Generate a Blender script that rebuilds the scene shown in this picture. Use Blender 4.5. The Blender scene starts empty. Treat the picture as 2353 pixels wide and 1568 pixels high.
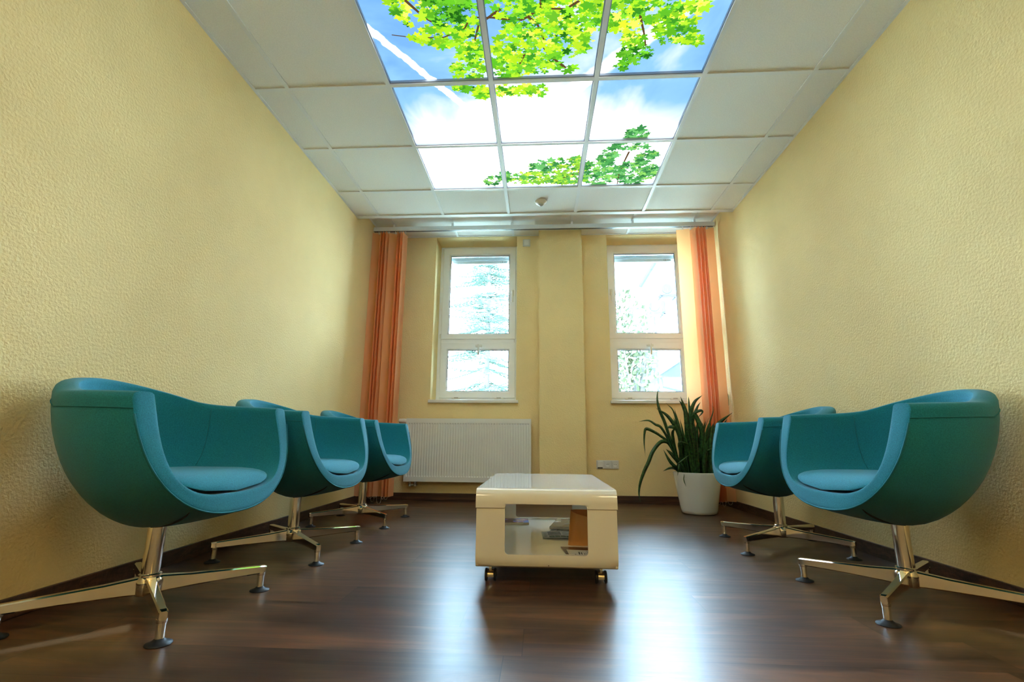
import bpy, bmesh, math, random
from mathutils import Vector, Matrix
R = math.radians
PI = math.pi
random.seed(7)
scene = bpy.context.scene
COL = scene.collection

# ------------------------------------------------------------------ camera
CAM_H = 0.5635
cam_d = bpy.data.cameras.new('camera')
cam_d.sensor_width = 36.0
cam_d.lens = 1106.05 / 2353 * 36.0
cam_d.clip_start = 0.02
cam_d.clip_end = 300
cam = bpy.data.objects.new('camera', cam_d)
COL.objects.link(cam)
_y, _p, _r = R(3.2996), R(11.7727), R(0.4728)
fw = Vector((-math.sin(_y) * math.cos(_p), math.cos(_y) * math.cos(_p), math.sin(_p)))
rt = Vector((math.cos(_y), math.sin(_y), 0))
up = rt.cross(fw)
rt2 = rt * math.cos(_r) + up * math.sin(_r)
up2 = -rt * math.sin(_r) + up * math.cos(_r)
m = Matrix.Identity(4)
for i in range(3):
    m[i][0], m[i][1], m[i][2] = rt2[i], up2[i], -fw[i]
m[2][3] = CAM_H
cam.matrix_world = m
scene.camera = cam

# ------------------------------------------------------------------ world, sun, exposure
SKY_STRENGTH = 23.0
SUN_STRENGTH = 6.0
PANEL_STRENGTH = 0.39
FILL_LAMP_STRENGTH = 7.5
EXPOSURE = 1.78
world = bpy.data.worlds.new('World')
scene.world = world
world.use_nodes = True
wn = world.node_tree
wn.nodes.clear()
wo = wn.nodes.new('ShaderNodeOutputWorld')
wb = wn.nodes.new('ShaderNodeBackground')
wt = wn.nodes.new('ShaderNodeTexCoord')
ws = wn.nodes.new('ShaderNodeSeparateXYZ')
wr = wn.nodes.new('ShaderNodeValToRGB')
wr.color_ramp.elements[0].position = 0.45
wr.color_ramp.elements[0].color = (0.55, 0.62, 0.60, 1)
wr.color_ramp.elements[1].position = 0.62
wr.color_ramp.elements[1].color = (0.52, 0.76, 1.0, 1)
wm = wn.nodes.new('ShaderNodeMapRange')
wm.inputs[1].default_value = -1
wm.inputs[2].default_value = 1
wn.links.new(wt.outputs['Generated'], ws.inputs[0])
wn.links.new(ws.outputs[2], wm.inputs[0])
wn.links.new(wm.outputs[0], wr.inputs[0])
wn.links.new(wr.outputs[0], wb.inputs[0])
wb.inputs[1].default_value = SKY_STRENGTH
wn.links.new(wb.outputs[0], wo.inputs[0])

sun_d = bpy.data.lights.new('sun', 'SUN')
sun_d.energy = SUN_STRENGTH
sun_d.color = (1.0, 0.95, 0.88)
sun_d.angle = R(0.6)
sun = bpy.data.objects.new('sun', sun_d)
COL.objects.link(sun)
sun.rotation_euler = Vector((0.25, 0.72, -0.75)).to_track_quat('-Z', 'Y').to_euler()

scene.view_settings.view_transform = 'Standard'
scene.view_settings.look = 'None'
scene.view_settings.exposure = EXPOSURE
scene.view_settings.gamma = 1.0
scene.view_settings.use_curve_mapping = False
try:
    scene.cycles.use_denoising = True
    scene.cycles.max_bounces = 14
    scene.cycles.diffuse_bounces = 8
    scene.cycles.glossy_bounces = 5
    scene.cycles.transmission_bounces = 8
    scene.cycles.transparent_max_bounces = 24
    scene.cycles.sample_clamp_indirect = 6.0
    scene.cycles.caustics_reflective = False
    scene.cycles.caustics_refractive = False
except Exception:
    pass

# ------------------------------------------------------------------ room numbers (metres)
WL, WR = -1.683, 1.724          # side walls
YB = 4.823                      # window wall
YREAR = -1.75
ZC = 2.581                      # main ceiling
ZU = 2.718                      # raised ceiling strip by the windows
YD = 4.034                      # where the raised strip begins
YWIN = 5.07                     # face of the window frames

# ------------------------------------------------------------------ materials
def new_mat(name):
    mt = bpy.data.materials.new(name)
    mt.use_nodes = True
    nt = mt.node_tree
    b = nt.nodes['Principled BSDF']
    return mt, nt, b

def mat(name, col, rough=0.6, metal=0.0, spec=0.5, noise=None, bump=None, coat=0.0, sheen=0.0):
    """noise=(scale, amount) colour mottling, bump=(scale, strength, distance)"""
    mt, nt, b = new_mat(name)
    b.inputs['Base Color'].default_value = (*col, 1)
    b.inputs['Roughness'].default_value = rough
    b.inputs['Metallic'].default_value = metal
    b.inputs['Specular IOR Level'].default_value = spec
    b.inputs['Coat Weight'].default_value = coat
    b.inputs['Sheen Weight'].default_value = sheen
    tc = nt.nodes.new('ShaderNodeTexCoord')
    if noise:
        n = nt.nodes.new('ShaderNodeTexNoise')
        n.inputs['Scale'].default_value = noise[0]
        n.inputs['Detail'].default_value = 3
        nt.links.new(tc.outputs['Object'], n.inputs['Vector'])
        r = nt.nodes.new('ShaderNodeMapRange')
        r.inputs[1].default_value = 0.3
        r.inputs[2].default_value = 0.7
        r.inputs[3].default_value = 1 - noise[1]
        r.inputs[4].default_value = 1 + noise[1]
        nt.links.new(n.outputs['Fac'], r.inputs[0])
        mx = nt.nodes.new('ShaderNodeVectorMath')
        mx.operation = 'SCALE'
        mx.inputs[0].default_value = col
        nt.links.new(r.outputs[0], mx.inputs['Scale'])
        nt.links.new(mx.outputs[0], b.inputs['Base Color'])
    if bump:
        n = nt.nodes.new('ShaderNodeTexNoise')
        n.inputs['Scale'].default_value = bump[0]
        n.inputs['Detail'].default_value = 2
        nt.links.new(tc.outputs['Object'], n.inputs['Vector'])
        bp = nt.nodes.new('ShaderNodeBump')
        bp.inputs['Strength'].default_value = bump[1]
        bp.inputs['Distance'].default_value = bump[2]
        nt.links.new(n.outputs['Fac'], bp.inputs['Height'])
        nt.links.new(bp.outputs[0], b.inputs['Normal'])
    return mt

M = {}
M['wall'] = mat('yellow_stipple_plaster', (0.82, 0.66, 0.335), 0.85, spec=0.25, noise=(3.0, 0.03), bump=(95, 0.55, 0.006))
M['tile'] = mat('mineral_ceiling_tile', (0.78, 0.78, 0.76), 0.9, spec=0.1, noise=(160, 0.05), bump=(300, 0.2, 0.001))
M['grid'] = mat('ceiling_grid_white', (0.74, 0.76, 0.78), 0.45, spec=0.4)
M['pvc'] = mat('white_window_plastic', (0.88, 0.91, 0.94), 0.3, spec=0.5)
M['pvc_dark'] = mat('window_gasket', (0.02, 0.05, 0.10), 0.5)
M['sill'] = mat('white_sill', (0.78, 0.78, 0.74), 0.35)
M['shutter'] = mat('shutter_grey', (0.45, 0.52, 0.54), 0.5)
M['shutter_bar'] = mat('shutter_end_bar', (0.75, 0.80, 0.82), 0.4)
M['white_plastic'] = mat('white_plastic', (0.76, 0.76, 0.73), 0.35)
M['off_white'] = mat('socket_plastic', (0.66, 0.66, 0.63), 0.4)
M['black'] = mat('black_plastic', (0.012, 0.013, 0.016), 0.35)
M['glide'] = mat('black_glide_plastic', (0.010, 0.013, 0.02), 0.5, spec=0.3)
M['radiator'] = mat('radiator_enamel', (0.74, 0.75, 0.72), 0.35)
M['chrome'] = mat('polished_steel', (0.90, 0.88, 0.83), 0.09, metal=1.0)
M['brass'] = mat('warm_chrome', (0.85, 0.78, 0.60), 0.12, metal=1.0)
M['steel'] = mat('dull_steel', (0.45, 0.45, 0.42), 0.4, metal=1.0)
M['fabric'] = mat('teal_wool_fabric', (0.010, 0.185, 0.262), 0.85, spec=0.12, noise=(260, 0.18), bump=(420, 0.4, 0.001), sheen=0.12)
M['piping'] = mat('teal_piping', (0.012, 0.15, 0.20), 0.8, spec=0.2)
M['slit'] = mat('dark_seam', (0.003, 0.012, 0.015), 0.9)
M['table'] = mat('cream_white_lacquer', (0.80, 0.785, 0.70), 0.12, spec=0.5, coat=0.3)
M['pot'] = mat('white_glossy_planter', (0.72, 0.73, 0.69), 0.15, coat=0.3)
M['soil'] = mat('dark_soil', (0.02, 0.014, 0.01), 0.95, bump=(60, 0.8, 0.01))
M['bead'] = mat('white_bead', (0.85, 0.85, 0.80), 0.3)
M['concrete'] = mat('outside_ground', (0.55, 0.60, 0.50), 0.9, noise=(0.5, 0.15))
M['render_white'] = mat('white_house_render', (0.82, 0.84, 0.86), 0.9)
M['roof_grey'] = mat('grey_roof', (0.018, 0.023, 0.030), 0.8, spec=0.1)
M['grey_blue'] = mat('grey_blue_panel', (0.022, 0.029, 0.038), 0.8, spec=0.1)
M['ac_casing'] = mat('dark_grey_casing', (0.036, 0.044, 0.05), 0.8, spec=0.1)  # even low tone so the casing does not clip to white
M['trunk'] = mat('bark', (0.06, 0.06, 0.06), 0.9, spec=0.1)
M['needles'] = mat('spruce_needles', (0.034, 0.062, 0.053), 0.9, spec=0.1)
M['leaves_pale'] = mat('pale_outdoor_leaves', (0.035, 0.045, 0.024), 0.9, spec=0.1)
M['paper'] = mat('magazine_paper', (0.62, 0.60, 0.52), 0.6)
M['envelope'] = mat('orange_brown_card', (0.62, 0.27, 0.075), 0.6, noise=(6, 0.08))
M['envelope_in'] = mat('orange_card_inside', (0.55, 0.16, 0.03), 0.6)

def glass_mat():
    mt, nt, b = new_mat('window_glass')
    nt.nodes.remove(b)
    out = nt.nodes['Material Output']
    tr = nt.nodes.new('ShaderNodeBsdfTransparent')
    tr.inputs[0].default_value = (0.96, 0.985, 0.985, 1)
    gl = nt.nodes.new('ShaderNodeBsdfGlossy')
    gl.inputs['Roughness'].default_value = 0.02
    fr = nt.nodes.new('ShaderNodeFresnel')
    mx = nt.nodes.new('ShaderNodeMixShader')
    nt.links.new(fr.outputs[0], mx.inputs[0])
    nt.links.new(tr.outputs[0], mx.inputs[1])
    nt.links.new(gl.outputs[0], mx.inputs[2])
    nt.links.new(mx.outputs[0], out.inputs[0])
    return mt
M['glass'] = glass_mat()

def slat_mat():
    mt, nt, b = new_mat('orange_blind_cloth')
    out = nt.nodes['Material Output']
    b.inputs['Base Color'].default_value = (0.86, 0.46, 0.23, 1)
    b.inputs['Roughness'].default_value = 0.85
    b.inputs['Specular IOR Level'].default_value = 0.1
    tl = nt.nodes.new('ShaderNodeBsdfTranslucent')
    tl.inputs[0].default_value = (0.95, 0.48, 0.20, 1)
    mx = nt.nodes.new('ShaderNodeMixShader')
    mx.inputs[0].default_value = 0.36
    nt.links.new(b.outputs[0], mx.inputs[1])
    nt.links.new(tl.outputs[0], mx.inputs[2])
    nt.links.new(mx.outputs[0], out.inputs[0])
    return mt
M['slat'] = slat_mat()

def wood(name, planks, dark=1.0, rough=0.3, bumpy=0.12):
    """walnut laminate, boards running along X; planks=(width, length)"""
    mt, nt, b = new_mat(name)
    N, L = nt.nodes.new, nt.links.new
    geo = N('ShaderNodeNewGeometry')
    sep = N('ShaderNodeSeparateXYZ')
    L(geo.outputs['Position'], sep.inputs[0])
    def math_(op, a, bb=None):
        n = N('ShaderNodeMath')
        n.operation = op
        for k, v in ((0, a), (1, bb)):
            if v is None:
                continue
            if isinstance(v, (int, float)):
                n.inputs[k].default_value = v
            else:
                L(v, n.inputs[k])
        return n.outputs[0]
    if planks:
        w, ln = planks
        yy = math_('DIVIDE', math_('SUBTRACT', sep.outputs[1], 1.24), w)
        row = math_('FLOOR', yy)
        wn1 = N('ShaderNodeTexWhiteNoise')
        wn1.noise_dimensions = '1D'
        L(row, wn1.inputs['W'])
        xx = math_('ADD', math_('DIVIDE', sep.outputs[0], ln), math_('MULTIPLY', wn1.outputs['Value'], 7.0))
        colm = math_('FLOOR', xx)
        wn2 = N('ShaderNodeTexWhiteNoise')
        wn2.noise_dimensions = '2D'
        cv = N('ShaderNodeCombineXYZ')
        L(row, cv.inputs[0])
        L(colm, cv.inputs[1])
        L(cv.outputs[0], wn2.inputs['Vector'])
        rnd = wn2.outputs['Value']
        fy = math_('ABSOLUTE', math_('SUBTRACT', math_('FRACT', yy), 0.5))
        fx = math_('ABSOLUTE', math_('SUBTRACT', math_('FRACT', xx), 0.5))
        gap = math_('MAXIMUM', math_('GREATER_THAN', fy, 0.5 - 0.0012 / w), math_('GREATER_THAN', fx, 0.5 - 0.0012 / ln))
    cb = N('ShaderNodeCombineXYZ')
    L(math_('MULTIPLY', sep.outputs[0], 1.1), cb.inputs[0])
    L(math_('MULTIPLY', sep.outputs[1], 7.0), cb.inputs[1])
    if planks:
        L(math_('MULTIPLY', rnd, 37.0), cb.inputs[2])
    else:
        L(math_('MULTIPLY', sep.outputs[2], 30.0), cb.inputs[2])
    n1 = N('ShaderNodeTexNoise')
    n1.inputs['Scale'].default_value = 1.3
    n1.inputs['Detail'].default_value = 7
    n1.inputs['Roughness'].default_value = 0.62
    n1.inputs['Distortion'].default_value = 1.1
    L(cb.outputs[0], n1.inputs['Vector'])
    cb2 = N('ShaderNodeVectorMath')
    cb2.operation = 'MULTIPLY'
    L(cb.outputs[0], cb2.inputs[0])
    cb2.inputs[1].default_value = (1.6, 11.0, 1.0)
    n2 = N('ShaderNodeTexNoise')
    n2.inputs['Scale'].default_value = 2.2
    n2.inputs['Detail'].default_value = 3
    L(cb2.outputs[0], n2.inputs['Vector'])
    fac = math_('ADD', math_('MULTIPLY', n1.outputs['Fac'], 0.75), math_('MULTIPLY', n2.outputs['Fac'], 0.25))
    if planks:
        fac = math_('ADD', fac, math_('MULTIPLY', math_('SUBTRACT', rnd, 0.5), 0.10))
    cr = N('ShaderNodeValToRGB')
    e = cr.color_ramp.elements
    e[0].position = 0.33
    e[0].color = (0.022 * dark, 0.009 * dark, 0.005 * dark, 1)
    e[1].position = 0.70
    e[1].color = (0.27 * dark, 0.125 * dark, 0.062 * dark, 1)
    k = e.new(0.50)
    k.color = (0.100 * dark, 0.047 * dark, 0.028 * dark, 1)
    L(fac, cr.inputs[0])
    if planks:
        mx = N('ShaderNodeMix')
        mx.data_type = 'RGBA'
        L(gap, mx.inputs[0])
        L(cr.outputs[0], mx.inputs[6])
        mx.inputs[7].default_value = (0.012, 0.007, 0.005, 1)
        L(mx.outputs[2], b.inputs['Base Color'])
    else:
        L(cr.outputs[0], b.inputs['Base Color'])
    b.inputs['Specular IOR Level'].default_value = 0.42
    rr = N('ShaderNodeMapRange')
    L(n2.outputs['Fac'], rr.inputs[0])
    rr.inputs[3].default_value = rough - 0.05
    rr.inputs[4].default_value = rough + 0.09
    L(rr.outputs[0], b.inputs['Roughness'])
    bp = N('ShaderNodeBump')
    bp.inputs['Strength'].default_value = bumpy
    bp.inputs['Distance'].default_value = 0.001
    L(n2.outputs['Fac'], bp.inputs['Height'])
    L(bp.outputs[0], b.inputs['Normal'])
    return mt
M['floor'] = wood('walnut_plank_floor', (0.1925, 1.28), 0.62, 0.31)
M['skirting'] = wood('walnut_skirting', None, 0.55, 0.4)

def sky_print_mat():
    mt, nt, b = new_mat('backlit_sky_print')
    nt.nodes.remove(b)
    N, L = nt.nodes.new, nt.links.new
    out = nt.nodes['Material Output']
    geo = N('ShaderNodeNewGeometry')
    sep = N('ShaderNodeSeparateXYZ')
    L(geo.outputs['Position'], sep.inputs[0])
    n1 = N('ShaderNodeTexNoise')
    n1.inputs['Scale'].default_value = 1.7
    n1.inputs['Detail'].default_value = 5
    n1.inputs['Roughness'].default_value = 0.5
    n1.inputs['Distortion'].default_value = 0.6
    L(geo.outputs['Position'], n1.inputs['Vector'])
    def math_(op, a, bb=None, c=None):
        n = N('ShaderNodeMath')
        n.operation = op
        for k, v in ((0, a), (1, bb), (2, c)):
            if v is None:
                continue
            if isinstance(v, (int, float)):
                n.inputs[k].default_value = v
            else:
                L(v, n.inputs[k])
        return n.outputs[0]
    def smooth(v, a, c):
        n = N('ShaderNodeMapRange')
        n.interpolation_type = 'SMOOTHSTEP'
        L(v, n.inputs[0])
        n.inputs[1].default_value = a
        n.inputs[2].default_value = c
        return n.outputs[0]
    # white cloud towards the window, more towards the middle of the room
    ramp = smooth(sep.outputs[1], 2.3, 3.15)
    mid = math_('SUBTRACT', 1.0, smooth(math_('ABSOLUTE', math_('SUBTRACT', sep.outputs[0], 0.05)), 0.1, 0.95))
    cloud = math_('ADD', math_('MULTIPLY', ramp, 1.15), math_('MULTIPLY', math_('SUBTRACT', n1.outputs['Fac'], 0.47), 2.2))
    cloud = math_('ADD', cloud, math_('MULTIPLY', mid, 0.32))
    # vapour trail
    def band(x0, y0, x1, y1, w, amp):
        dx, dy = x1 - x0, y1 - y0
        ln = math.hypot(dx, dy)
        nx, ny = -dy / ln, dx / ln
        nn = N('ShaderNodeTexNoise')
        nn.inputs['Scale'].default_value = 22
        L(geo.outputs['Position'], nn.inputs['Vector'])
        d = math_('ADD', math_('MULTIPLY', math_('SUBTRACT', sep.outputs[0], x0), nx), math_('MULTIPLY', math_('SUBTRACT', sep.outputs[1], y0), ny))
        d = math_('ADD', math_('ABSOLUTE', d), math_('MULTIPLY', math_('SUBTRACT', nn.outputs['Fac'], 0.5), 0.03))
        return math_('MULTIPLY', math_('SUBTRACT', 1.0, smooth(d, w * 0.5, w)), amp)
    left = math_('LESS_THAN', sep.outputs[0], -0.36)
    t1 = math_('MULTIPLY', band(-0.837, 2.048, -0.452, 2.619, 0.028, 1.2), left)
    right = math_('GREATER_THAN', sep.outputs[0], 0.02)
    t2 = math_('MULTIPLY', band(0.114, 2.586, 0.40, 2.30, 0.06, 0.45), right)
    cloud = math_('ADD', cloud, math_('ADD', t1, t2))
    cr = N('ShaderNodeValToRGB')
    e = cr.color_ramp.elements
    e[0].position = 0.0
    e[0].color = (0.17, 0.40, 0.78, 1)
    e[1].position = 1.0
    e[1].color = (3.5, 3.7, 3.9, 1)
    k = e.new(0.35)
    k.color = (0.26, 0.53, 0.86, 1)
    k = e.new(0.7)
    k.color = (0.80, 0.90, 1.05, 1)
    L(cloud, cr.inputs[0])
    em = N('ShaderNodeEmission')
    L(cr.outputs[0], em.inputs[0])
    em.inputs[1].default_value = PANEL_STRENGTH
    L(em.outputs[0], out.inputs[0])
    return mt
M['sky_print'] = sky_print_mat()

def attr_emit(name, strength):
    mt, nt, b = new_mat(name)
    nt.nodes.remove(b)
    a = nt.nodes.new('ShaderNodeAttribute')
    a.attribute_name = 'print'
    em = nt.nodes.new('ShaderNodeEmission')
    em.inputs[1].default_value = strength
    nt.links.new(a.outputs['Color'], em.inputs[0])
    nt.links.new(em.outputs[0], nt.nodes['Material Output'].inputs[0])
    mt.cycles.emission_sampling = 'NONE'
    return mt
M['leaf_print'] = attr_emit('backlit_leaf_print', 0.385)

def leaf_mat():
    mt, nt, b = new_mat('dark_strap_leaf')
    tc = nt.nodes.new('ShaderNodeTexCoord')
    n = nt.nodes.new('ShaderNodeTexNoise')
    n.inputs['Scale'].default_value = 55
    nt.links.new(tc.outputs['Object'], n.inputs['Vector'])
    cr = nt.nodes.new('ShaderNodeValToRGB')
    cr.color_ramp.elements[0].position = 0.35
    cr.color_ramp.elements[0].color = (0.012, 0.040, 0.014, 1)
    cr.color_ramp.elements[1].position = 0.65
    cr.color_ramp.elements[1].color = (0.040, 0.125, 0.030, 1)
    nt.links.new(n.outputs['Fac'], cr.inputs[0])
    nt.links.new(cr.outputs[0], b.inputs['Base Color'])
    b.inputs['Roughness'].default_value = 0.3
    return mt
M['leaf'] = leaf_mat()

def cover_mat(name, stops, scale=18):
    mt, nt, b = new_mat(name)
    tc = nt.nodes.new('ShaderNodeTexCoord')
    n = nt.nodes.new('ShaderNodeTexNoise')
    n.inputs['Scale'].default_value = scale
    n.inputs['Detail'].default_value = 4
    nt.links.new(tc.outputs['Object'], n.inputs['Vector'])
    cr = nt.nodes.new('ShaderNodeValToRGB')
    cr.color_ramp.elements[0].position = 0.38
    cr.color_ramp.elements[0].color = (*stops[0], 1)
    cr.color_ramp.elements[1].position = 0.62
    cr.color_ramp.elements[1].color = (*stops[-1], 1)
    for i, s in enumerate(stops[1:-1]):
        k = cr.color_ramp.elements.new(0.38 + 0.24 * (i + 1) / (len(stops) - 1))
        k.color = (*s, 1)
    nt.links.new(n.outputs['Fac'], cr.inputs[0])
    nt.links.new(cr.outputs[0], b.inputs['Base Color'])
    b.inputs['Roughness'].default_value = 0.25
    return mt
M['cover_blue'] = cover_mat('blue_red_cover', [(0.10, 0.02, 0.03), (0.03, 0.035, 0.15), (0.30, 0.06, 0.05), (0.10, 0.16, 0.50)])
M['cover_landscape'] = cover_mat('landscape_cover', [(0.03, 0.03, 0.035), (0.22, 0.17, 0.09), (0.07, 0.08, 0.09), (0.55, 0.48, 0.38)], 14)
M['cover_grey'] = cover_mat('grey_cover', [(0.16, 0.16, 0.14), (0.28, 0.27, 0.23)], 8)
M['cover_dark'] = cover_mat('dark_cover', [(0.02, 0.025, 0.05), (0.16, 0.06, 0.03)], 12)
M['print_green'] = mat('green_photo_print', (0.07, 0.10, 0.035), 0.5, noise=(40, 0.5))
M['print_grey'] = mat('grey_photo_print', (0.20, 0.20, 0.17), 0.5, noise=(40, 0.4))
M['print_black'] = mat('black_print', (0.03, 0.03, 0.03), 0.5)
M['ink_grey'] = mat('grey_ink', (0.06, 0.07, 0.08), 0.6)

# ------------------------------------------------------------------ mesh helpers
class MB:
    def __init__(self):
        self.v, self.f, self.mi, self.cols = [], [], [], None
    def add(self, verts, faces, mi=0):
        o = len(self.v)
        self.v += [tuple(p) for p in verts]
        self.f += [tuple(i + o for i in f) for f in faces]
        self.mi += [mi] * len(faces)
    def box(self, x0, x1, y0, y1, z0, z1, mi=0):
        self.add([(x, y, z) for x in (x0, x1) for y in (y0, y1) for z in (z0, z1)],
                 [(0, 1, 3, 2), (4, 6, 7, 5), (0, 4, 5, 1), (2, 3, 7, 6), (0, 2, 6, 4), (1, 5, 7, 3)], mi)
    def cbox(self, x0, x1, y0, y1, z0, z1, c, mi=0):
        """box with all edges chamfered by c"""
        bm = bmesh.new()
        bmesh.ops.create_cube(bm, size=1)
        for v in bm.verts:
            v.co = Vector(((x0 + x1) / 2 + v.co.x * (x1 - x0), (y0 + y1) / 2 + v.co.y * (y1 - y0), (z0 + z1) / 2 + v.co.z * (z1 - z0)))
        bmesh.ops.bevel(bm, geom=bm.edges[:], offset=c, segments=2, profile=0.5, affect='EDGES')
        self.bm(bm, mi)
    def bm(self, bm, mi=0, mtx=None):
        bm.verts.index_update()
        vs = [(mtx @ v.co if mtx else v.co.copy()) for v in bm.verts]
        self.add(vs, [tuple(v.index for v in f.verts) for f in bm.faces], mi)
        bm.free()
    def lathe(self, prof, c=(0, 0, 0), n=24, mi=0, axis='z', cap=True):
        """prof: list of (r, h)"""
        vs, fs = [], []
        for r, h in prof:
            for k in range(n):
                a = 2 * PI * k / n
                x, y = r * math.cos(a), r * math.sin(a)
                if axis == 'z':
                    p = (x, y, h)
                elif axis == 'x':
                    p = (h, x, y)
                else:
                    p = (x, h, y)
                vs.append((p[0] + c[0], p[1] + c[1], p[2] + c[2]))
        for i in range(len(prof) - 1):
            for k in range(n):
                k2 = (k + 1) % n
                fs.append((i * n + k, i * n + k2, (i + 1) * n + k2, (i + 1) * n + k))
        if cap:
            fs.append(tuple(range(n))[::-1])
            fs.append(tuple((len(prof) - 1) * n + k for k in range(n)))
        self.add(vs, fs, mi)
    def tube(self, pts, r, n=8, mi=0, flat=1.0):
        pts = [Vector(p) for p in pts]
        vs, fs = [], []
        prev = None
        for i, p in enumerate(pts):
            d = (pts[min(i + 1, len(pts) - 1)] - pts[max(i - 1, 0)]).normalized()
            if prev is None:
                a = Vector((0, 0, 1)) if abs(d.z) < 0.9 else Vector((1, 0, 0))
                u = d.cross(a).normalized()
            else:
                u = (prev - d * prev.dot(d)).normalized()
            prev = u
            w = d.cross(u)
            rr = r[i] if isinstance(r, (list, tuple)) else r
            for k in range(n):
                a = 2 * PI * k / n
                vs.append(p + u * (rr * math.cos(a)) + w * (rr * flat * math.sin(a)))
        for i in range(len(pts) - 1):
            for k in range(n):
                k2 = (k + 1) % n
                fs.append((i * n + k, i * n + k2, (i + 1) * n + k2, (i + 1) * n + k))
        fs.append(tuple(range(n))[::-1])
        fs.append(tuple((len(pts) - 1) * n + k for k in range(n)))
        self.add(vs, fs, mi)
    def build(self, name, mats, parent=None, smooth=False, angle=None, loc=None, rotz=0.0):
        me = bpy.data.meshes.new(name)
        me.from_pydata(self.v, [], self.f)
        if not isinstance(mats, (list, tuple)):
            mats = [mats]
        for mt in mats:
            me.materials.append(mt)
        if len(mats) > 1:
            me.polygons.foreach_set('material_index', self.mi)
        bm = bmesh.new()
        bm.from_mesh(me)
        bmesh.ops.recalc_face_normals(bm, faces=bm.faces[:])
        if angle:
            for e in bm.edges:
                if len(e.link_faces) == 2 and e.calc_face_angle() > R(angle):
                    e.smooth = False
        bm.to_mesh(me)
        bm.free()
        if smooth or angle:
            me.polygons.foreach_set('use_smooth', [True] * len(me.polygons))
        me.update()
        o = bpy.data.objects.new(name, me)
        COL.objects.link(o)
        if parent:
            o.parent = parent
        if loc:
            o.location = loc
        o.rotation_euler[2] = rotz
        return o

def tag(o, label=None, cat=None, group=None, kind=None):
    if label:
        o['label'] = label
    if cat:
        o['category'] = cat
    if group:
        o['group'] = group
    if kind:
        o['kind'] = kind
    return o

def thing(name, label, cat, loc=(0, 0, 0), rotz=0.0, group=None):
    o = bpy.data.objects.new(name, None)
    o.empty_display_size = 0.1
    COL.objects.link(o)
    o.location = loc
    o.rotation_euler = (0, 0, rotz)
    return tag(o, label, cat, group)

def struct(o, label=None):
    return tag(o, label=label, kind='structure')

def copy_tree(o, parent=None):
    c = o.copy()
    COL.objects.link(c)
    c.parent = parent
    for ch in list(o.children):
        copy_tree(ch, c)
    return c

def lerp(a, b, t):
    return tuple(a[i] + (b[i] - a[i]) * t for i in range(len(a)))

# ------------------------------------------------------------------ room shell
b = MB(); b.box(WL - 0.3, WR + 0.3, YREAR - 0.2, 5.25, -0.12, 0.0)
struct(b.build('floor', M['floor']))
b = MB(); b.box(WL - 0.2, WL, YREAR - 0.2, 5.25, 0.0, 3.0)
struct(b.build('wall_left', M['wall']))
b = MB(); b.box(WR, WR + 0.2, YREAR - 0.2, 5.25, 0.0, 3.0)
struct(b.build('wall_right', M['wall']))
b = MB(); b.box(WL, WR, YREAR - 0.2, YREAR, 0.0, 3.0)
struct(b.build('wall_rear', M['wall']))
# window wall with two openings
O1 = (-1.103, -0.233)
O2 = (0.715, 1.590)
ZS, ZT = 0.950, 2.712
b = MB()
Y2 = 5.25
b.box(WL, O1[0], YB, Y2, 0, 3.0)
b.box(O1[1], O2[0], YB, Y2, 0, 3.0)
b.box(O2[1], WR, YB, Y2, 0, 3.0)
for o in (O1, O2):
    b.box(o[0], o[1], YB, Y2, 0, ZS)
    b.box(o[0], o[1], YB, Y2, ZT, 3.0)
struct(b.build('wall_back', M['wall']))
b = MB(); b.box(0.0, 0.440, 4.680, YB, 0.0, ZU)
struct(b.build('wall_pillar', M['wall']))

# skirting boards
HB = 0.066
def skirting(name, boxes):
    b = MB()
    for bx in boxes:
        b.cbox(*bx, 0.0, HB, 0.003)
    return struct(b.build(name, M['skirting']))
skirting('baseboard_left', [(WL, WL + 0.013, YREAR, YB)])
skirting('baseboard_right', [(WR - 0.013, WR, YREAR, YB)])
skirting('baseboard_back', [(WL + 0.013, 0.0, YB - 0.013, YB), (0.44, WR - 0.013, YB - 0.013, YB), (-0.012, 0.452, 4.667, 4.68), (-0.012, 0.0, 4.68, YB - 0.013), (0.44, 0.452, 4.68, YB - 0.013)])
skirting('baseboard_rear', [(WL + 0.013, WR - 0.013, YREAR, YREAR + 0.013)])

# ceiling: lower field of tiles, drop edge, raised strip
XS = [WL] + [-1.471 + 0.6 * k for k in range(6)] + [WR]
YS = [3.595 - 0.6 * k for k in range(10)]
YS = [YREAR] + [y for y in reversed(YS) if y > YREAR + 0.05] + [YD]
PANEL_ROWS = [2.995, 2.395, 1.795, 1.195, 0.595]   # near edge of each luminous row; last two added unseen for more light
def is_panel(ix, y0):
    return 2 <= ix <= 4 and any(abs(y0 - p) < 0.01 for p in PANEL_ROWS)
b = MB()
g = 0.0015
for ix in range(7):
    for iy in range(len(YS) - 1):
        x0, x1, y0, y1 = XS[ix], XS[ix + 1], YS[iy], YS[iy + 1]
        if is_panel(ix, y0):
            continue
        b.box(x0 + g, x1 - g, y0 + g, y1 - g, ZC + 0.007, ZC + 0.022)
for ix in range(7):
    b.box(XS[ix] + g, XS[ix + 1] - g, YD + 0.03, YB - 0.002, ZU + 0.006, ZU + 0.02)
b.box(WL, WR, YREAR, YB, 2.92, 3.0)
ceil = struct(b.build('ceiling', M['tile']))
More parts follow.
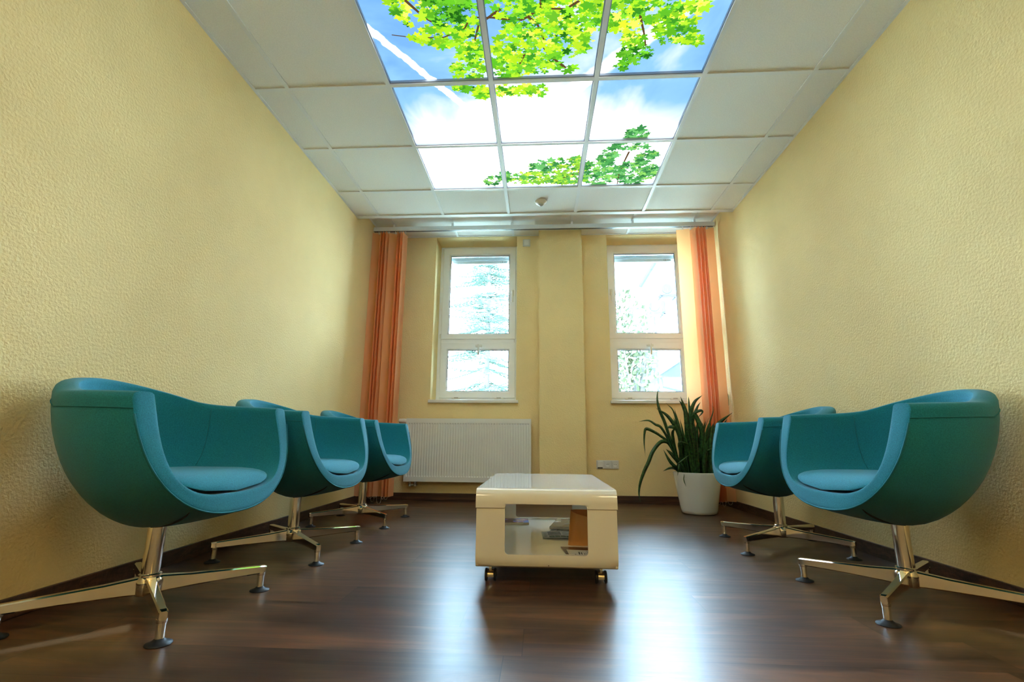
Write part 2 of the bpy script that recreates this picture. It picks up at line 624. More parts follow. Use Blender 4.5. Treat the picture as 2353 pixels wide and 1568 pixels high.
# tees
b = MB()
T = 0.012
for x in XS[1:-1]:
    b.box(x - T, x + T, YREAR, YD, ZC, ZC + 0.006)
    b.box(x - 0.002, x + 0.002, YREAR, YD, ZC + 0.006, ZC + 0.035)
    b.box(x - T, x + T, YD + 0.03, YB, ZU, ZU + 0.005)
for y in YS[1:-1]:
    b.box(WL, WR, y - T, y + T, ZC + 0.0004, ZC + 0.0064)
    b.box(WL, WR, y - 0.002, y + 0.002, ZC + 0.0064, ZC + 0.035)
A = 0.018
b.box(WL, WL + A, YREAR, YD, ZC + 0.0006, ZC + 0.0056)
b.box(WR - A, WR, YREAR, YD, ZC + 0.0006, ZC + 0.0056)
b.box(WL, WL + A, YD + 0.03, YB, ZU + 0.0004, ZU + 0.005)
b.box(WR - A, WR, YD + 0.03, YB, ZU + 0.0004, ZU + 0.005)
b.box(WL, WR, YB - A, YB, ZU + 0.0008, ZU + 0.005)
gr = b.build('ceiling_grid', M['grid'], ceil)
b = MB()
b.box(WL, WR, YD - 0.014, YD + 0.03, ZC - 0.002, ZC + 0.006)
b.box(WL, WR, YD + 0.022, YD + 0.03, ZC + 0.006, 2.92)
b.build('drop_edge', M['grid'], ceil)

# ------------------------------------------------------------------ luminous sky panels
def maple(cx, cy, s, rot, sq=1.0):
    pts = []
    lobes = [(0, 1.0), (60, 0.92), (-60, 0.92), (118, 0.66), (-118, 0.66)]
    prof = []
    for a, r in lobes:
        prof += [(a, r), (a + 8, r * 0.80), (a - 8, r * 0.80), (a + 16, r * 0.74), (a - 16, r * 0.74)]
    for a in (30, -30, 89, -89):
        prof.append((a, 0.44))
    prof += [(150, 0.34), (-150, 0.34), (180, 0.14)]
    prof.sort()
    for a, r in prof:
        t = R(a) + rot
        jitter = random.uniform(0.9, 1.1)
        pts.append((cx + s * r * jitter * math.cos(t), cy + s * r * jitter * math.sin(t) * sq))
    return pts

def clip(poly, x0, x1, y0, y1):
    for ax, v, sgn in ((0, x0, 1), (0, x1, -1), (1, y0, 1), (1, y1, -1)):
        if not poly:
            return poly
        res = []
        for i in range(len(poly)):
            p, q = poly[i - 1], poly[i]
            dp, dq = (p[ax] - v) * sgn, (q[ax] - v) * sgn
            if dp >= 0 and dq < 0 or dp < 0 and dq >= 0:
                t = dp / (dp - dq)
                res.append((p[0] + (q[0] - p[0]) * t, p[1] + (q[1] - p[1]) * t))
            if dq >= 0:
                res.append(q)
        poly = res
    return poly

PAL = {'y': [(0.66, 0.93, 0.03), (0.48, 0.85, 0.02), (0.85, 1.0, 0.12), (0.25, 0.66, 0.02), (0.38, 0.78, 0.02), (0.15, 0.52, 0.02), (0.55, 0.88, 0.03)],
       'g': [(0.10, 0.46, 0.02), (0.20, 0.66, 0.03), (0.05, 0.30, 0.02), (0.42, 0.84, 0.03), (0.13, 0.52, 0.02)],
       'd': [(0.02, 0.16, 0.01), (0.07, 0.36, 0.02), (0.18, 0.60, 0.03), (0.11, 0.46, 0.02)],
       'c': [(0.10, 0.42, 0.11), (0.16, 0.52, 0.15), (0.04, 0.22, 0.06), (0.07, 0.34, 0.08), (0.25, 0.62, 0.12)],
       'm': [(0.10, 0.42, 0.08), (0.22, 0.60, 0.06), (0.05, 0.28, 0.05), (0.60, 0.88, 0.08), (0.30, 0.66, 0.05)]}
CLUST = [(-0.669, 1.899, 0.058, 0.085, 14, 'y'), (-0.654, 1.999, 0.026, 0.02, 4, 'y'), (-0.623, 2.094, 0.045, 0.039, 8, 'y'), (-0.526, 1.918, 0.053, 0.061, 10, 'g'), (-0.41, 1.924, 0.146, 0.098, 45, 'd'), (-0.504, 2.072, 0.111, 0.078, 28, 'y'), (-0.368, 2.065, 0.088, 0.097, 30, 'y'), (-0.343, 2.208, 0.082, 0.092, 24, 'g'), (-0.394, 2.315, 0.098, 0.066, 24, 'y'), (-0.077, 1.976, 0.148, 0.116, 60, 'g'), (0.135, 1.986, 0.148, 0.117, 60, 'y'), (-0.084, 2.162, 0.149, 0.119, 58, 'y'), (-0.137, 2.311, 0.121, 0.092, 36, 'g'), (0.121, 2.157, 0.136, 0.103, 46, 'y'), (0.032, 2.287, 0.107, 0.08, 26, 'g'), (0.165, 2.325, 0.039, 0.032, 6, 'y'), (0.242, 2.121, 0.056, 0.085, 14, 'y'), (0.259, 1.968, 0.053, 0.088, 16, 'g'), (0.406, 1.975, 0.104, 0.088, 40, 'g'), (0.552, 1.982, 0.105, 0.075, 30, 'g'), (0.677, 1.988, 0.105, 0.055, 22, 'y'), (0.764, 1.968, 0.051, 0.029, 9, 'y'), (0.397, 2.049, 0.086, 0.053, 14, 'y'), (0.698, 2.102, 0.11, 0.078, 32, 'g'), (0.792, 2.161, 0.055, 0.034, 9, 'y'), (0.485, 2.119, 0.055, 0.07, 16, 'y'), (0.521, 2.249, 0.093, 0.074, 26, 'd'), (0.464, 2.323, 0.043, 0.029, 6, 'g'), (-0.415, 2.457, 0.103, 0.025, 14, 'y'), (-0.328, 2.49, 0.064, 0.052, 10, 'y'), (-0.056, 2.492, 0.115, 0.048, 22, 'y'), (-0.198, 2.485, 0.077, 0.052, 12, 'y'), (0.668, 2.939, 0.076, 0.063, 16, 'c'), (0.646, 3.055, 0.127, 0.063, 22, 'c'), (0.5, 3.203, 0.063, 0.126, 20, 'c'), (0.785, 3.215, 0.075, 0.08, 16, 'c'), (0.745, 3.418, 0.167, 0.155, 60, 'c'), (0.478, 3.406, 0.14, 0.183, 55, 'c'), (0.238, 3.306, 0.147, 0.122, 40, 'm'), (0.041, 3.297, 0.098, 0.097, 18, 'c'), (-0.026, 3.461, 0.257, 0.092, 60, 'm'), (0.214, 3.484, 0.172, 0.079, 34, 'm'), (-0.338, 3.487, 0.09, 0.066, 13, 'c'), (-0.263, 3.406, 0.047, 0.051, 6, 'c'),
         (-0.35, 1.80, 0.30, 0.10, 70, 'g'), (0.05, 1.80, 0.30, 0.10, 90, 'd'), (0.45, 1.82, 0.30, 0.08, 70, 'g'), (-0.1, 1.50, 0.45, 0.25, 120, 'd')]
TWIGS = [[(0.024, 1.60), (0.024, 1.841), (0.008, 1.943), (-0.078, 2.0), (-0.163, 1.991), (-0.227, 1.98), (-0.333, 1.975), (-0.369, 2.037), (-0.484, 2.086), (-0.62, 2.085), (-0.75, 2.059)], [(0.455, 1.906), (0.501, 2.015), (0.537, 2.107), (0.564, 2.191)], [(0.23, 1.884), (0.133, 1.949), (0.008, 1.94)], [(0.648, 3.137), (0.631, 3.292), (0.623, 3.442), (0.633, 3.592)], [(-0.074, 2.214), (-0.1, 2.279), (-0.139, 2.335)], [(-0.628, 1.865), (-0.558, 1.964), (-0.512, 2.005)], [(-0.056, 1.976), (-0.003, 2.029), (0.03, 2.124)], [(0.31, 3.398), (0.213, 3.456), (0.112, 3.517)], [(-0.18, 1.934), (-0.295, 2.015), (-0.331, 2.12)], [(0.153, 2.323), (0.055, 2.226), (0.008, 2.137)]]
leafs = []
for (cx, cy, rx, ry, n, pal) in CLUST:
    n = int(n * (2.9 if pal in 'cm' else 2.4))
    for k in range(n):
        a = random.uniform(0, 2 * PI)
        q = math.sqrt(random.random())
        x, y = cx + rx * q * math.cos(a), cy + ry * q * math.sin(a)
        pal_ = pal
        if pal in 'yg' and random.random() < 0.22:
            pal_ = 'g' if pal == 'y' else 'y'
        if pal == 'y' and q < 0.6 and random.random() < 0.25:
            pal_ = 'd'
        c = random.choice(PAL[pal_])
        f_ = random.uniform(0.75, 1.15)
        c = tuple(x_ * f_ for x_ in c)
        s = 0.015 + 0.040 * random.random() ** (1.1 if pal in 'cm' else 2.0)
        leafs.append((x, y, s, random.uniform(0, 2 * PI), random.uniform(0.55, 1.0), c))
random.shuffle(leafs)

def print_mesh(x0, x1, y0, y1, parent):
    vs, fs, cols = [], [], []
    z = [ -0.0006 ]
    def poly(tris, c):
        for t in tris:
            t = clip(t, x0, x1, y0, y1)
            if len(t) >= 3:
                o = len(vs)
                vs.extend((p[0] - (x0 + x1) / 2, p[1] - (y0 + y1) / 2, z[0]) for p in t)
                fs.append(tuple(range(o, o + len(t))))
                cols.append(c)
        z[0] -= 4e-6
    def twigs(sel, w, c):
        for tw in TWIGS:
            for i in range(len(tw) - 1):
                p, q = tw[i], tw[i + 1]
                d = Vector((q[0] - p[0], q[1] - p[1])).normalized()
                wa = w * (1 - 0.7 * i / len(tw))
                wb_ = w * (1 - 0.7 * (i + 1) / len(tw))
                nx, ny = -d.y, d.x
                poly([[(p[0] + nx * wa, p[1] + ny * wa), (p[0] - nx * wa, p[1] - ny * wa), (q[0] - nx * wb_, q[1] - ny * wb_), (q[0] + nx * wb_, q[1] + ny * wb_)]], c)
    half = len(leafs) * 6 // 10
    for k, (x, y, s, rot, sq, c) in enumerate(leafs):
        if k == half:
            twigs(None, 0.0075, (0.10, 0.055, 0.02))
        if x + s < x0 or x - s > x1 or y + s < y0 or y - s > y1:
            continue
        pts = maple(x, y, s, rot, sq)
        poly([[(x, y), pts[i], pts[(i + 1) % len(pts)]] for i in range(len(pts))], c)
    if not fs:
        return None
    me = bpy.data.meshes.new('printed_foliage')
    me.from_pydata(vs, [], fs)
    me.materials.append(M['leaf_print'])
    at = me.color_attributes.new('print', 'FLOAT_COLOR', 'CORNER')
    li = 0
    for f, c in zip(me.polygons, cols):
        for _ in range(f.loop_total):
            at.data[li].color = (*c, 1)
            li += 1
    o = bpy.data.objects.new('printed_foliage', me)
    COL.objects.link(o)
    o.parent = parent
    return o

PL = {(2.995, 2): 'luminous ceiling panel showing nearly plain white cloud, leaf sprig at one corner',
      (2.995, 3): 'luminous ceiling panel with green leaves along its lower edge, between two others near detector',
      (2.995, 4): 'luminous ceiling panel with tall green maple sprays, right corner nearest the windows',
      (2.395, 2): 'luminous ceiling panel with blue sky and faint vapour trail tail, middle row left',
      (2.395, 3): 'luminous ceiling panel of white cloud at the centre of the sky ceiling, middle row',
      (2.395, 4): 'luminous ceiling panel with white cloud and blue corner, no trail, middle row right',
      (1.795, 2): 'luminous ceiling panel with bold white vapour trail beside yellow-green leaves, top left',
      (1.795, 3): 'luminous ceiling panel filled with dense maple leaves and brown branches, top middle',
      (1.795, 4): 'luminous ceiling panel with hanging leaf cluster on deep blue sky, top right',
      (1.195, 2): 'added luminous leafy ceiling panel, unseen overhead on the left',
      (1.195, 3): 'added luminous leafy ceiling panel, unseen overhead in the middle',
      (1.195, 4): 'added luminous leafy ceiling panel, unseen overhead on the right',
      (0.595, 2): 'added luminous sky ceiling panel, unseen in the rearmost row on the left',
      (0.595, 3): 'added luminous sky ceiling panel, unseen in the rearmost row in the middle',
      (0.595, 4): 'added luminous sky ceiling panel, unseen in the rearmost row on the right'}
for py in PANEL_ROWS:
    for ix in (2, 3, 4):
        x0, x1, y0, y1 = XS[ix] + T, XS[ix + 1] - T, py + T, py + 0.6 - T
        t = thing('ceiling_light', PL[(py, ix)], 'ceiling light', ((x0 + x1) / 2, (y0 + y1) / 2, ZC + 0.022), group='sky print ceiling lights')
        hx, hy = (x1 - x0) / 2, (y1 - y0) / 2
        b = MB()
        fwd = 0.006
        b.box(-hx, -hx + fwd, -hy, hy, -0.014, 0.006)
        b.box(hx - fwd, hx, -hy, hy, -0.014, 0.006)
        b.box(-hx + fwd, hx - fwd, -hy, -hy + fwd, -0.014, 0.006)
        b.box(-hx + fwd, hx - fwd, hy - fwd, hy, -0.014, 0.006)
        b.build('light_frame', M['panel_frame'] if 'panel_frame' in M else M.setdefault('panel_frame', mat('grey_light_frame', (0.30, 0.36, 0.44), 0.4)), t)
        b = MB()
        b.box(-hx + fwd, hx - fwd, -hy + fwd, hy - fwd, 0.0, 0.004)
        b.build('printed_panel', M['sky_print'], t)
        print_mesh(x0 + fwd, x1 - fwd, y0 + fwd, y1 - fwd, t)

# warm fill lamps, added unseen behind the viewer to light the table front
for lx, nm in ((-0.87, 'left'), (0.93, 'right')):
    t = thing('added_fill_lamp', 'added square warm fill lamp, unseen behind the viewer, %s of two' % nm, 'ceiling lamp', (lx, -0.9, ZC), group='added warm fill lamps behind the viewer')
    b = MB()
    frame_ring_flat = [(-0.27, -0.25), (0.25, 0.27)]
    b.box(-0.27, -0.25, -0.27, 0.27, -0.03, 0.0); b.box(0.25, 0.27, -0.27, 0.27, -0.03, 0.0)
    b.box(-0.25, 0.25, -0.27, -0.25, -0.03, 0.0); b.box(-0.25, 0.25, 0.25, 0.27, -0.03, 0.0)
    b.build('fill_lamp_housing', M['white_plastic'], t)
    b = MB(); b.box(-0.25, 0.25, -0.25, 0.25, -0.026, -0.006)
    lm, lnt, lb = new_mat('fill_lamp_diffuser')
    lb.inputs['Emission Color'].default_value = (1.0, 0.80, 0.48, 1)
    lb.inputs['Emission Strength'].default_value = FILL_LAMP_STRENGTH
    b.build('diffuser', lm, t)

# motion detector on a ceiling tile
t = thing('motion_detector', 'small round white motion detector on a ceiling tile before the sky panels', 'detector', (0.019, 3.82, ZC + 0.007))
b = MB(); b.lathe([(0.050, 0.0), (0.050, -0.006), (0.046, -0.014), (0.034, -0.026), (0.028, -0.030)], n=36)
b.build('housing', M['white_plastic'], t, angle=40)
b = MB(); b.lathe([(0.021, -0.028), (0.020, -0.034), (0.013, -0.041), (0.004, -0.044)], n=24)
b.build('lens', mat('detector_lens', (0.45, 0.47, 0.5), 0.2), t, smooth=True)

# ------------------------------------------------------------------ windows
def frame_ring(b, x0, x1, z0, z1, w, y0, y1, c=0.004, mi=0):
    """mitred rectangular ring lying in the XZ plane"""
    outer = [(x0, z0), (x1, z0), (x1, z1), (x0, z1)]
    inner = [(x0 + w, z0 + w), (x1 - w, z0 + w), (x1 - w, z1 - w), (x0 + w, z1 - w)]
    o2 = [(x0 + c, z0 + c), (x1 - c, z0 + c), (x1 - c, z1 - c), (x0 + c, z1 - c)]
    i2 = [(x0 + w - c * 2, z0 + w - c * 2), (x1 - w + c * 2, z0 + w - c * 2), (x1 - w + c * 2, z1 - w + c * 2), (x0 + w - c * 2, z1 - w + c * 2)]
    for k in range(4):
        j = (k + 1) % 4
        rows = [(outer, y1), (outer, y0 + c), (o2, y0), (i2, y0), (inner, y0 + c * 3), (inner, y1)]
        vs = []
        for ring, y in rows:
            vs += [(ring[k][0], y, ring[k][1]), (ring[j][0], y, ring[j][1])]
        fs = [(2 * i, 2 * i + 1, 2 * i + 3, 2 * i + 2) for i in range(len(rows) - 1)]
        fs.append((0, 2 * len(rows) - 2, 2 * len(rows) - 1, 1))
        b.add(vs, fs, mi)

def window(name, ox, gx, sx, handle_side):
    w = bpy.data.objects.new(name, None)
    COL.objects.link(w)
    struct(w)
    yf = YWIN
    b = MB()
    # fixed frame
    frame_ring(b, ox[0], ox[1], ZS, ZT, 0.040, yf + 0.012, yf + 0.09)
    b.box(ox[0] + 0.04, ox[1] - 0.04, yf + 0.012, yf + 0.09, 1.598, 1.654)
    b.box(ox[0] + 0.03, ox[1] - 0.03, yf + 0.018, yf + 0.08, 0.985, 1.022)
    b.build('window_frame', M['pvc'], w)
    for nm, z0, z1, g0, g1 in (('upper_sash', 1.644, 2.699, 1.708, 2.608), ('lower_sash', 1.008, 1.608, 1.082, 1.525)):
        zc, zt_ = z0, z1
        b = MB()
        # ring with unequal rails
        outer = [(sx[0], z0), (sx[1], z0), (sx[1], z1), (sx[0], z1)]
        c = 0.005
        o2 = [(sx[0] + c, z0 + c), (sx[1] - c, z0 + c), (sx[1] - c, z1 - c), (sx[0] + c, z1 - c)]
        i2 = [(gx[0] - 0.012, g0 - 0.012), (gx[1] + 0.012, g0 - 0.012), (gx[1] + 0.012, g1 + 0.012), (gx[0] - 0.012, g1 + 0.012)]
        inner = [(gx[0], g0), (gx[1], g0), (gx[1], g1), (gx[0], g1)]
        rows = [(outer, yf + 0.05), (outer, yf + 0.004), (o2, yf), (i2, yf), (inner, yf + 0.016), (inner, yf + 0.05)]
        for k in range(4):
            j = (k + 1) % 4
            vs = []
            for ring, y in rows:
                vs += [(ring[k][0], y, ring[k][1]), (ring[j][0], y, ring[j][1])]
            b.add(vs, [(2 * i, 2 * i + 1, 2 * i + 3, 2 * i + 2) for i in range(5)] + [(0, 10, 11, 1)])
        s = b.build(nm, M['pvc'], w)
        b = MB()
        frame_ring(b, gx[0] - 0.001, gx[1] + 0.001, g0 - 0.001, g1 + 0.001, 0.006, yf + 0.024, yf + 0.030, 0.001)
        b.build('gasket', M['pvc_dark'], s)
        b = MB()
        b.box(gx[0] - 0.004, gx[1] + 0.004, yf + 0.031, yf + 0.035, g0 - 0.004, g1 + 0.004)
        b.build('glass_pane', M['glass'], s)
        b = MB()
        if nm == 'upper_sash':
            hx = sx[1] - 0.034 if handle_side > 0 else sx[0] + 0.034
            hz = 2.16
            b.cbox(hx - 0.015, hx + 0.015, yf - 0.012, yf + 0.002, hz - 0.035, hz + 0.035, 0.004)
            b.lathe([(0.008, -0.045), (0.008, -0.01)], (hx, yf, hz), 12, axis='y')
            b.cbox(hx - 0.010, hx + 0.010, yf - 0.052, yf - 0.036, hz - 0.115, hz + 0.012, 0.005)
        else:
            hx = (gx[0] + gx[1]) / 2 + 0.01
            hz = 1.568
            b.cbox(hx - 0.036, hx + 0.036, yf - 0.012, yf + 0.002, hz - 0.014, hz + 0.014, 0.005)
            b.lathe([(0.008, -0.045), (0.008, -0.01)], (hx, yf, hz), 12, axis='y')
            b.cbox(hx - 0.010, hx + 0.010, yf - 0.052, yf - 0.036, hz - 0.105, hz + 0.012, 0.005)
        b.build('handle', M['white_plastic'], s, angle=50)
        # hinges
        b = MB()
        if nm == 'upper_sash':
            hx = sx[0] - 0.006 if handle_side > 0 else sx[1] + 0.006
            b.lathe([(0.007, 2.585), (0.007, 2.68)], (hx, yf - 0.004, 0), 12)
            b.lathe([(0.008, 1.652), (0.008, 1.70)], (hx, yf - 0.004, 0), 12)
        else:
            for hx in (sx[0] + 0.19, sx[1] - 0.17):
                b.cbox(hx - 0.048, hx + 0.048, yf - 0.012, yf, 0.992, 1.010, 0.003)
        b.build('hinge', M['white_plastic'], s, angle=50)
        if nm == 'lower_sash':
            b = MB()
            for hx in (sx[0] + 0.19, sx[1] - 0.17):
                b.cbox(hx - 0.022, hx + 0.022, yf - 0.016, yf - 0.010, 1.004, 1.014, 0.002)
            b.build('hinge_pin', M['steel'], s)
    # half-lowered roller shutter seen through the upper pane
    b = MB()
    ys = yf + 0.075
    for k in range(3):
        z0 = 2.572 + 0.042 * k
        b.cbox(ox[0] + 0.03, ox[1] - 0.03, ys, ys + 0.012, z0, z0 + 0.040, 0.004)
    sh = b.build('roller_shutter', M['shutter'], w)
    b = MB()
    b.cbox(ox[0] + 0.03, ox[1] - 0.03, ys - 0.004, ys + 0.014, 2.532, 2.570, 0.003)
    b.build('end_bar', M['shutter_bar'], sh)
    cu = bpy.data.curves.new('shutter_lettering', 'FONT')
    cu.body = 'CE'
    cu.size = 0.026
    cu.extrude = 0.0004
    to = bpy.data.objects.new('shutter_lettering', cu)
    to.data.materials.append(M['ink_grey'])
    COL.objects.link(to)
    to.parent = sh
    to.location = (gx[1] - 0.105, ys - 0.0046, 2.542)
    to.rotation_euler = (PI / 2, 0, 0)
    b = MB()
    for k in range(9):
        for r_ in range(2):
            b.box(gx[1] - 0.066 + k * 0.0045, gx[1] - 0.0635 + k * 0.0045, ys - 0.0052, ys - 0.0042, 2.544 + r_ * 0.008, 2.549 + r_ * 0.008)
    b.build('small_print', M['ink_grey'], sh)
    # sill
    b = MB()
    b.cbox(ox[0] - 0.014, ox[1] + 0.022, YB - 0.032, YB + 0.0, 0.936, 0.966, 0.004)
    b.box(ox[0] + 0.001, ox[1] - 0.001, YB - 0.002, yf + 0.02, 0.9505, 0.966)
    b.build('window_sill', M['sill'], w)
    return w
window('window_1', O1, (-0.989, -0.330), (-1.068, -0.256), 1)
window('window_2', O2, (0.832, 1.489), (0.748, 1.570), -1)

# ------------------------------------------------------------------ wall fittings
t = thing('wall_switch', 'small square white switch high on the window wall beside the pillar', 'switch', (-0.131, YB, 2.639))
b = MB(); b.cbox(-0.040, 0.040, -0.010, 0, -0.040, 0.040, 0.003)
b.build('switch_frame', M['off_white'], t)
b = MB(); b.cbox(-0.027, 0.027, -0.016, -0.008, -0.031, 0.031, 0.003)
b.build('rocker', M['white_plastic'], t)

t = thing('socket_strip', 'triple white plate with rocker switch and two round power sockets above skirting', 'socket', (0.6525, YB, 0.3515))
b = MB(); b.cbox(-0.1065, 0.1065, -0.009, 0, -0.040, 0.040, 0.003)
b.build('cover_frame', M['off_white'], t)
b = MB(); b.cbox(-0.098, -0.045, -0.020, -0.008, -0.026, 0.032, 0.003)
b.build('rocker', M['white_plastic'], t)
b = MB(); b.box(-0.095, -0.048, -0.0105, -0.008, -0.036, -0.027)
b.build('rocker_gap', M['black'], t)
for cx in (0.0, 0.071):
    b = MB(); b.cbox(cx - 0.028, cx + 0.028, -0.0125, -0.008, -0.033, 0.033, 0.002)
    s = b.build('socket', M['off_white'], t)
    b = MB(); b.lathe([(0.0205, -0.0127), (0.0195, -0.0145), (0.018, -0.0135), (0.017, -0.0128)], (cx, 0, -0.002), 28, axis='y')
    b.build('socket_rim', M['white_plastic'], s, smooth=True)
    b = MB()
    for dx, r_ in ((-0.0095, 0.0026), (0.0095, 0.0026), (0.0, 0.0020)):
        b.lathe([(r_, -0.0143), (r_, -0.0120)], (cx + dx, 0, 0.001), 10, axis='y')
    b.build('socket_holes', M['black'], s)

# radiator
t = thing('radiator', 'white ribbed panel radiator under the left window', 'radiator', (0, 0, 0))
RX0, RX1, RZ0, RZ1, RY = -1.303, -0.082, 0.178, 0.777, 4.720
b = MB()
# pressed front sheet with vertical channels
n = 47
pitch = (RX1 - RX0 - 0.03) / n
vs, fs = [], []
zr = [RZ0 + 0.004, RZ0 + 0.045, RZ0 + 0.056, RZ1 - 0.056, RZ1 - 0.045, RZ1 - 0.004]
xs, dep = [RX0 + 0.003], [0.0]
for k in range(n):
    xa = RX0 + 0.015 + k * pitch
    for f_, d in ((0.18, 0.0), (0.32, 1.0), (0.68, 1.0), (0.82, 0.0)):
        xs.append(xa + f_ * pitch)
        dep.append(d)
xs.append(RX1 - 0.003)
dep.append(0.0)
for zi, z in enumerate(zr):
    for x, d in zip(xs, dep):
        amp = 0.007 if zi in (2, 3) else 0.0
        vs.append((x, RY + amp * d, z))
nx = len(xs)
for zi in range(len(zr) - 1):
    for xi in range(nx - 1):
        fs.append((zi * nx + xi, zi * nx + xi + 1, (zi + 1) * nx + xi + 1, (zi + 1) * nx + xi))
b.add(vs, fs)
b.box(RX0 + 0.003, RX1 - 0.003, RY + 0.009, RY + 0.013, RZ0 + 0.004, RZ1 - 0.004)
b.build('front_panel', M['radiator'], t)
b = MB()
b.cbox(RX0 - 0.002, RX0 + 0.003, RY, RY + 0.065, RZ0, RZ1, 0.001)
b.cbox(RX1 - 0.003, RX1 + 0.002, RY, RY + 0.065, RZ0, RZ1, 0.001)
b.box(RX0, RX1, RY + 0.001, RY + 0.065, RZ1 - 0.004, RZ1)
b.box(RX0, RX1, RY + 0.001, RY + 0.02, RZ0, RZ0 + 0.004)
b.build('casing', M['radiator'], t)
b = MB()
b.box(RX0 + 0.01, RX1 - 0.01, RY + 0.045, RY + 0.06, RZ0 + 0.01, RZ1 - 0.01)
b.box(RX0 + 0.2, RX0 + 0.24, RY + 0.055, YB - 0.002, RZ0 + 0.05, RZ1 - 0.08)
b.box(RX1 - 0.24, RX1 - 0.2, RY + 0.055, YB - 0.002, RZ0 + 0.05, RZ1 - 0.08)
b.build('back_panel', M['radiator'], t)
b = MB()
b.lathe([(0.014, -0.016), (0.019, -0.014), (0.019, 0.0)], (RX0 - 0.012 + 0.012, RY + 0.03, 0.752), 20, axis='x')
b.lathe([(0.016, -0.082), (0.021, -0.078), (0.023, -0.03), (0.021, -0.016)], (RX0, RY + 0.03, 0.752), 20, axis='x')
b.build('thermostat_head', M['white_plastic'], t, angle=40)
b = MB()
for dx in (0.055, 0.105):
    b.lathe([(0.012, 0.178), (0.014, 0.170), (0.014, 0.160), (0.010, 0.155), (0.016, 0.150), (0.016, 0.135), (0.009, 0.130)], (RX0 + dx, RY + 0.033, 0), 14)
    b.tube([(RX0 + dx, RY + 0.033, 0.140), (RX0 + dx, RY + 0.06, 0.138), (RX0 + dx, YB - 0.002, 0.138)], 0.008, 10)
b.tube([(RX0 + 0.055, RY + 0.033, 0.146), (RX0 + 0.105, RY + 0.033, 0.146)], 0.009, 10)
b.build('valve', M['steel'], t, angle=40)

# ------------------------------------------------------------------ vertical blind
bl = thing('vertical_blind', 'orange vertical slat blind on white rail, slats stacked at both ends', 'blind', (0, 4.50, 0))
b = MB()
b.cbox(WL + 0.004, WR - 0.004, -0.022, 0.022, 2.646, 2.688, 0.002)
rail = b.build('headrail', mat('rail_aluminium', (0.66, 0.68, 0.68), 0.35), bl)
b = MB(); b.box(WL + 0.006, WR - 0.006, -0.010, 0.010, 2.6445, 2.6465)
b.build('rail_slot', M['black'], rail)
for x in [-1.471 + 0.6 * k for k in range(6)]:
    b = MB(); b.box(x - 0.010, x + 0.010, -0.014, 0.010, 2.686, ZU)
    b.build('rail_clip', M['grid'], rail)
ZSL0, ZSL1 = 0.062, 2.622
def slat(x, ang, jig=0.0):
    n = 6
    vs, fs = [], []
    rows = [ZSL0, ZSL0 + 0.035, 0.7, 1.4, 2.1, ZSL1 - 0.02, ZSL1]
    for zi, z in enumerate(rows):
        for k in range(n + 1):
            s = (k / n - 0.5) * 0.125
            bow = 0.006 * (1 - (2 * k / n - 1) ** 2)
            a = R(ang + jig * (z - ZSL1))
            vs.append((s * math.cos(a) - bow * math.sin(a), s * math.sin(a) + bow * math.cos(a), z))
    for zi in range(len(rows) - 1):
        for k in range(n):
            fs.append((zi * (n + 1) + k, zi * (n + 1) + k + 1, (zi + 1) * (n + 1) + k + 1, (zi + 1) * (n + 1) + k))
    b = MB()
    b.add(vs, fs)
    o = b.build('slat', M['slat'], bl, smooth=True, loc=(x, 0, 0))
    b = MB()
    b.cbox(-0.004, 0.004, -0.004, 0.004, ZSL1 - 0.004, 2.647, 0.001)
    b.build('slat_hook', M['white_plastic'], o)
    return o
SL = [(-1.628, 32, 2), (-1.588, 88, 2), (-1.574, 78, 2), (-1.560, 86, 2), (-1.546, 76, 1), (-1.532, 87, 2), (-1.518, 78, 1), (-1.455, 26, 1), (-1.414, 86, 2), (-1.399, 76, 1), (-1.384, 88, 1), (-1.368, 76, 1), (-1.353, 84, 0),
      (1.415, -12, 1), (1.495, -70, -2), (1.511, -80, 0), (1.527, -72, 1), (1.543, -82, 1), (1.559, -70, 1), (1.575, -80, 2), (1.590, -72, 1), (1.605, -82, 0), (1.648, -30, -2)]
for x, a, j in SL:
    slat(x, a, j)
# bead chains joining the slat feet
def beads(pts, r=0.0023, step=0.0085):
    b = MB()
    acc = 0.0
    for i in range(len(pts) - 1):
        p, q = Vector(pts[i]), Vector(pts[i + 1])
        L_ = (q - p).length
        d = step - acc
        while d < L_:
            c = p + (q - p) * (d / L_)
            b.lathe([(0.0006, -r), (r * 0.8, -r * 0.6), (r, 0), (r * 0.8, r * 0.6), (0.0006, r)], c, 6)
            d += step
        acc = L_ - (d - step)
    return b
def loop(x0, x1, y, drop):
    n = 14
    return [(x0 + (x1 - x0) * k / n, y, ZSL0 + 0.012 - drop * (1 - (2 * k / n - 1) ** 4)) for k in range(n + 1)]
for (x0, x1, y, d) in ((-1.545, -1.500, -0.066, 0.020), (-1.520, -1.482, -0.060, 0.050), (-1.462, -1.415, -0.066, 0.064), (-1.600, -1.560, -0.062, 0.024), (-1.420, -1.395, -0.062, 0.026), (-1.392, -1.362, -0.064, 0.030), (-1.500, -1.462, -0.064, 0.014),
                       (1.46, 1.50, -0.06, 0.05), (1.52, 1.56, -0.062, 0.03), (1.57, 1.60, -0.064, 0.045), (1.62, 1.66, -0.06, 0.03), (1.36, 1.46, -0.03, 0.05)):
    beads(loop(x0, x1, y, d)).build('bead_chain', M['bead'], bl, smooth=True)
for dx in (0.0, 0.010):
    b = MB(); b.tube([(1.708, -0.012 + dx, 2.646), (1.710, -0.012 + dx, 1.00)], 0.0014, 6)
    b.build('pull_cord', M['bead'], bl)
b = MB(); b.lathe([(0.004, 0.895), (0.008, 0.905), (0.009, 0.99), (0.004, 1.008)], (1.710, -0.007, 0), 14)
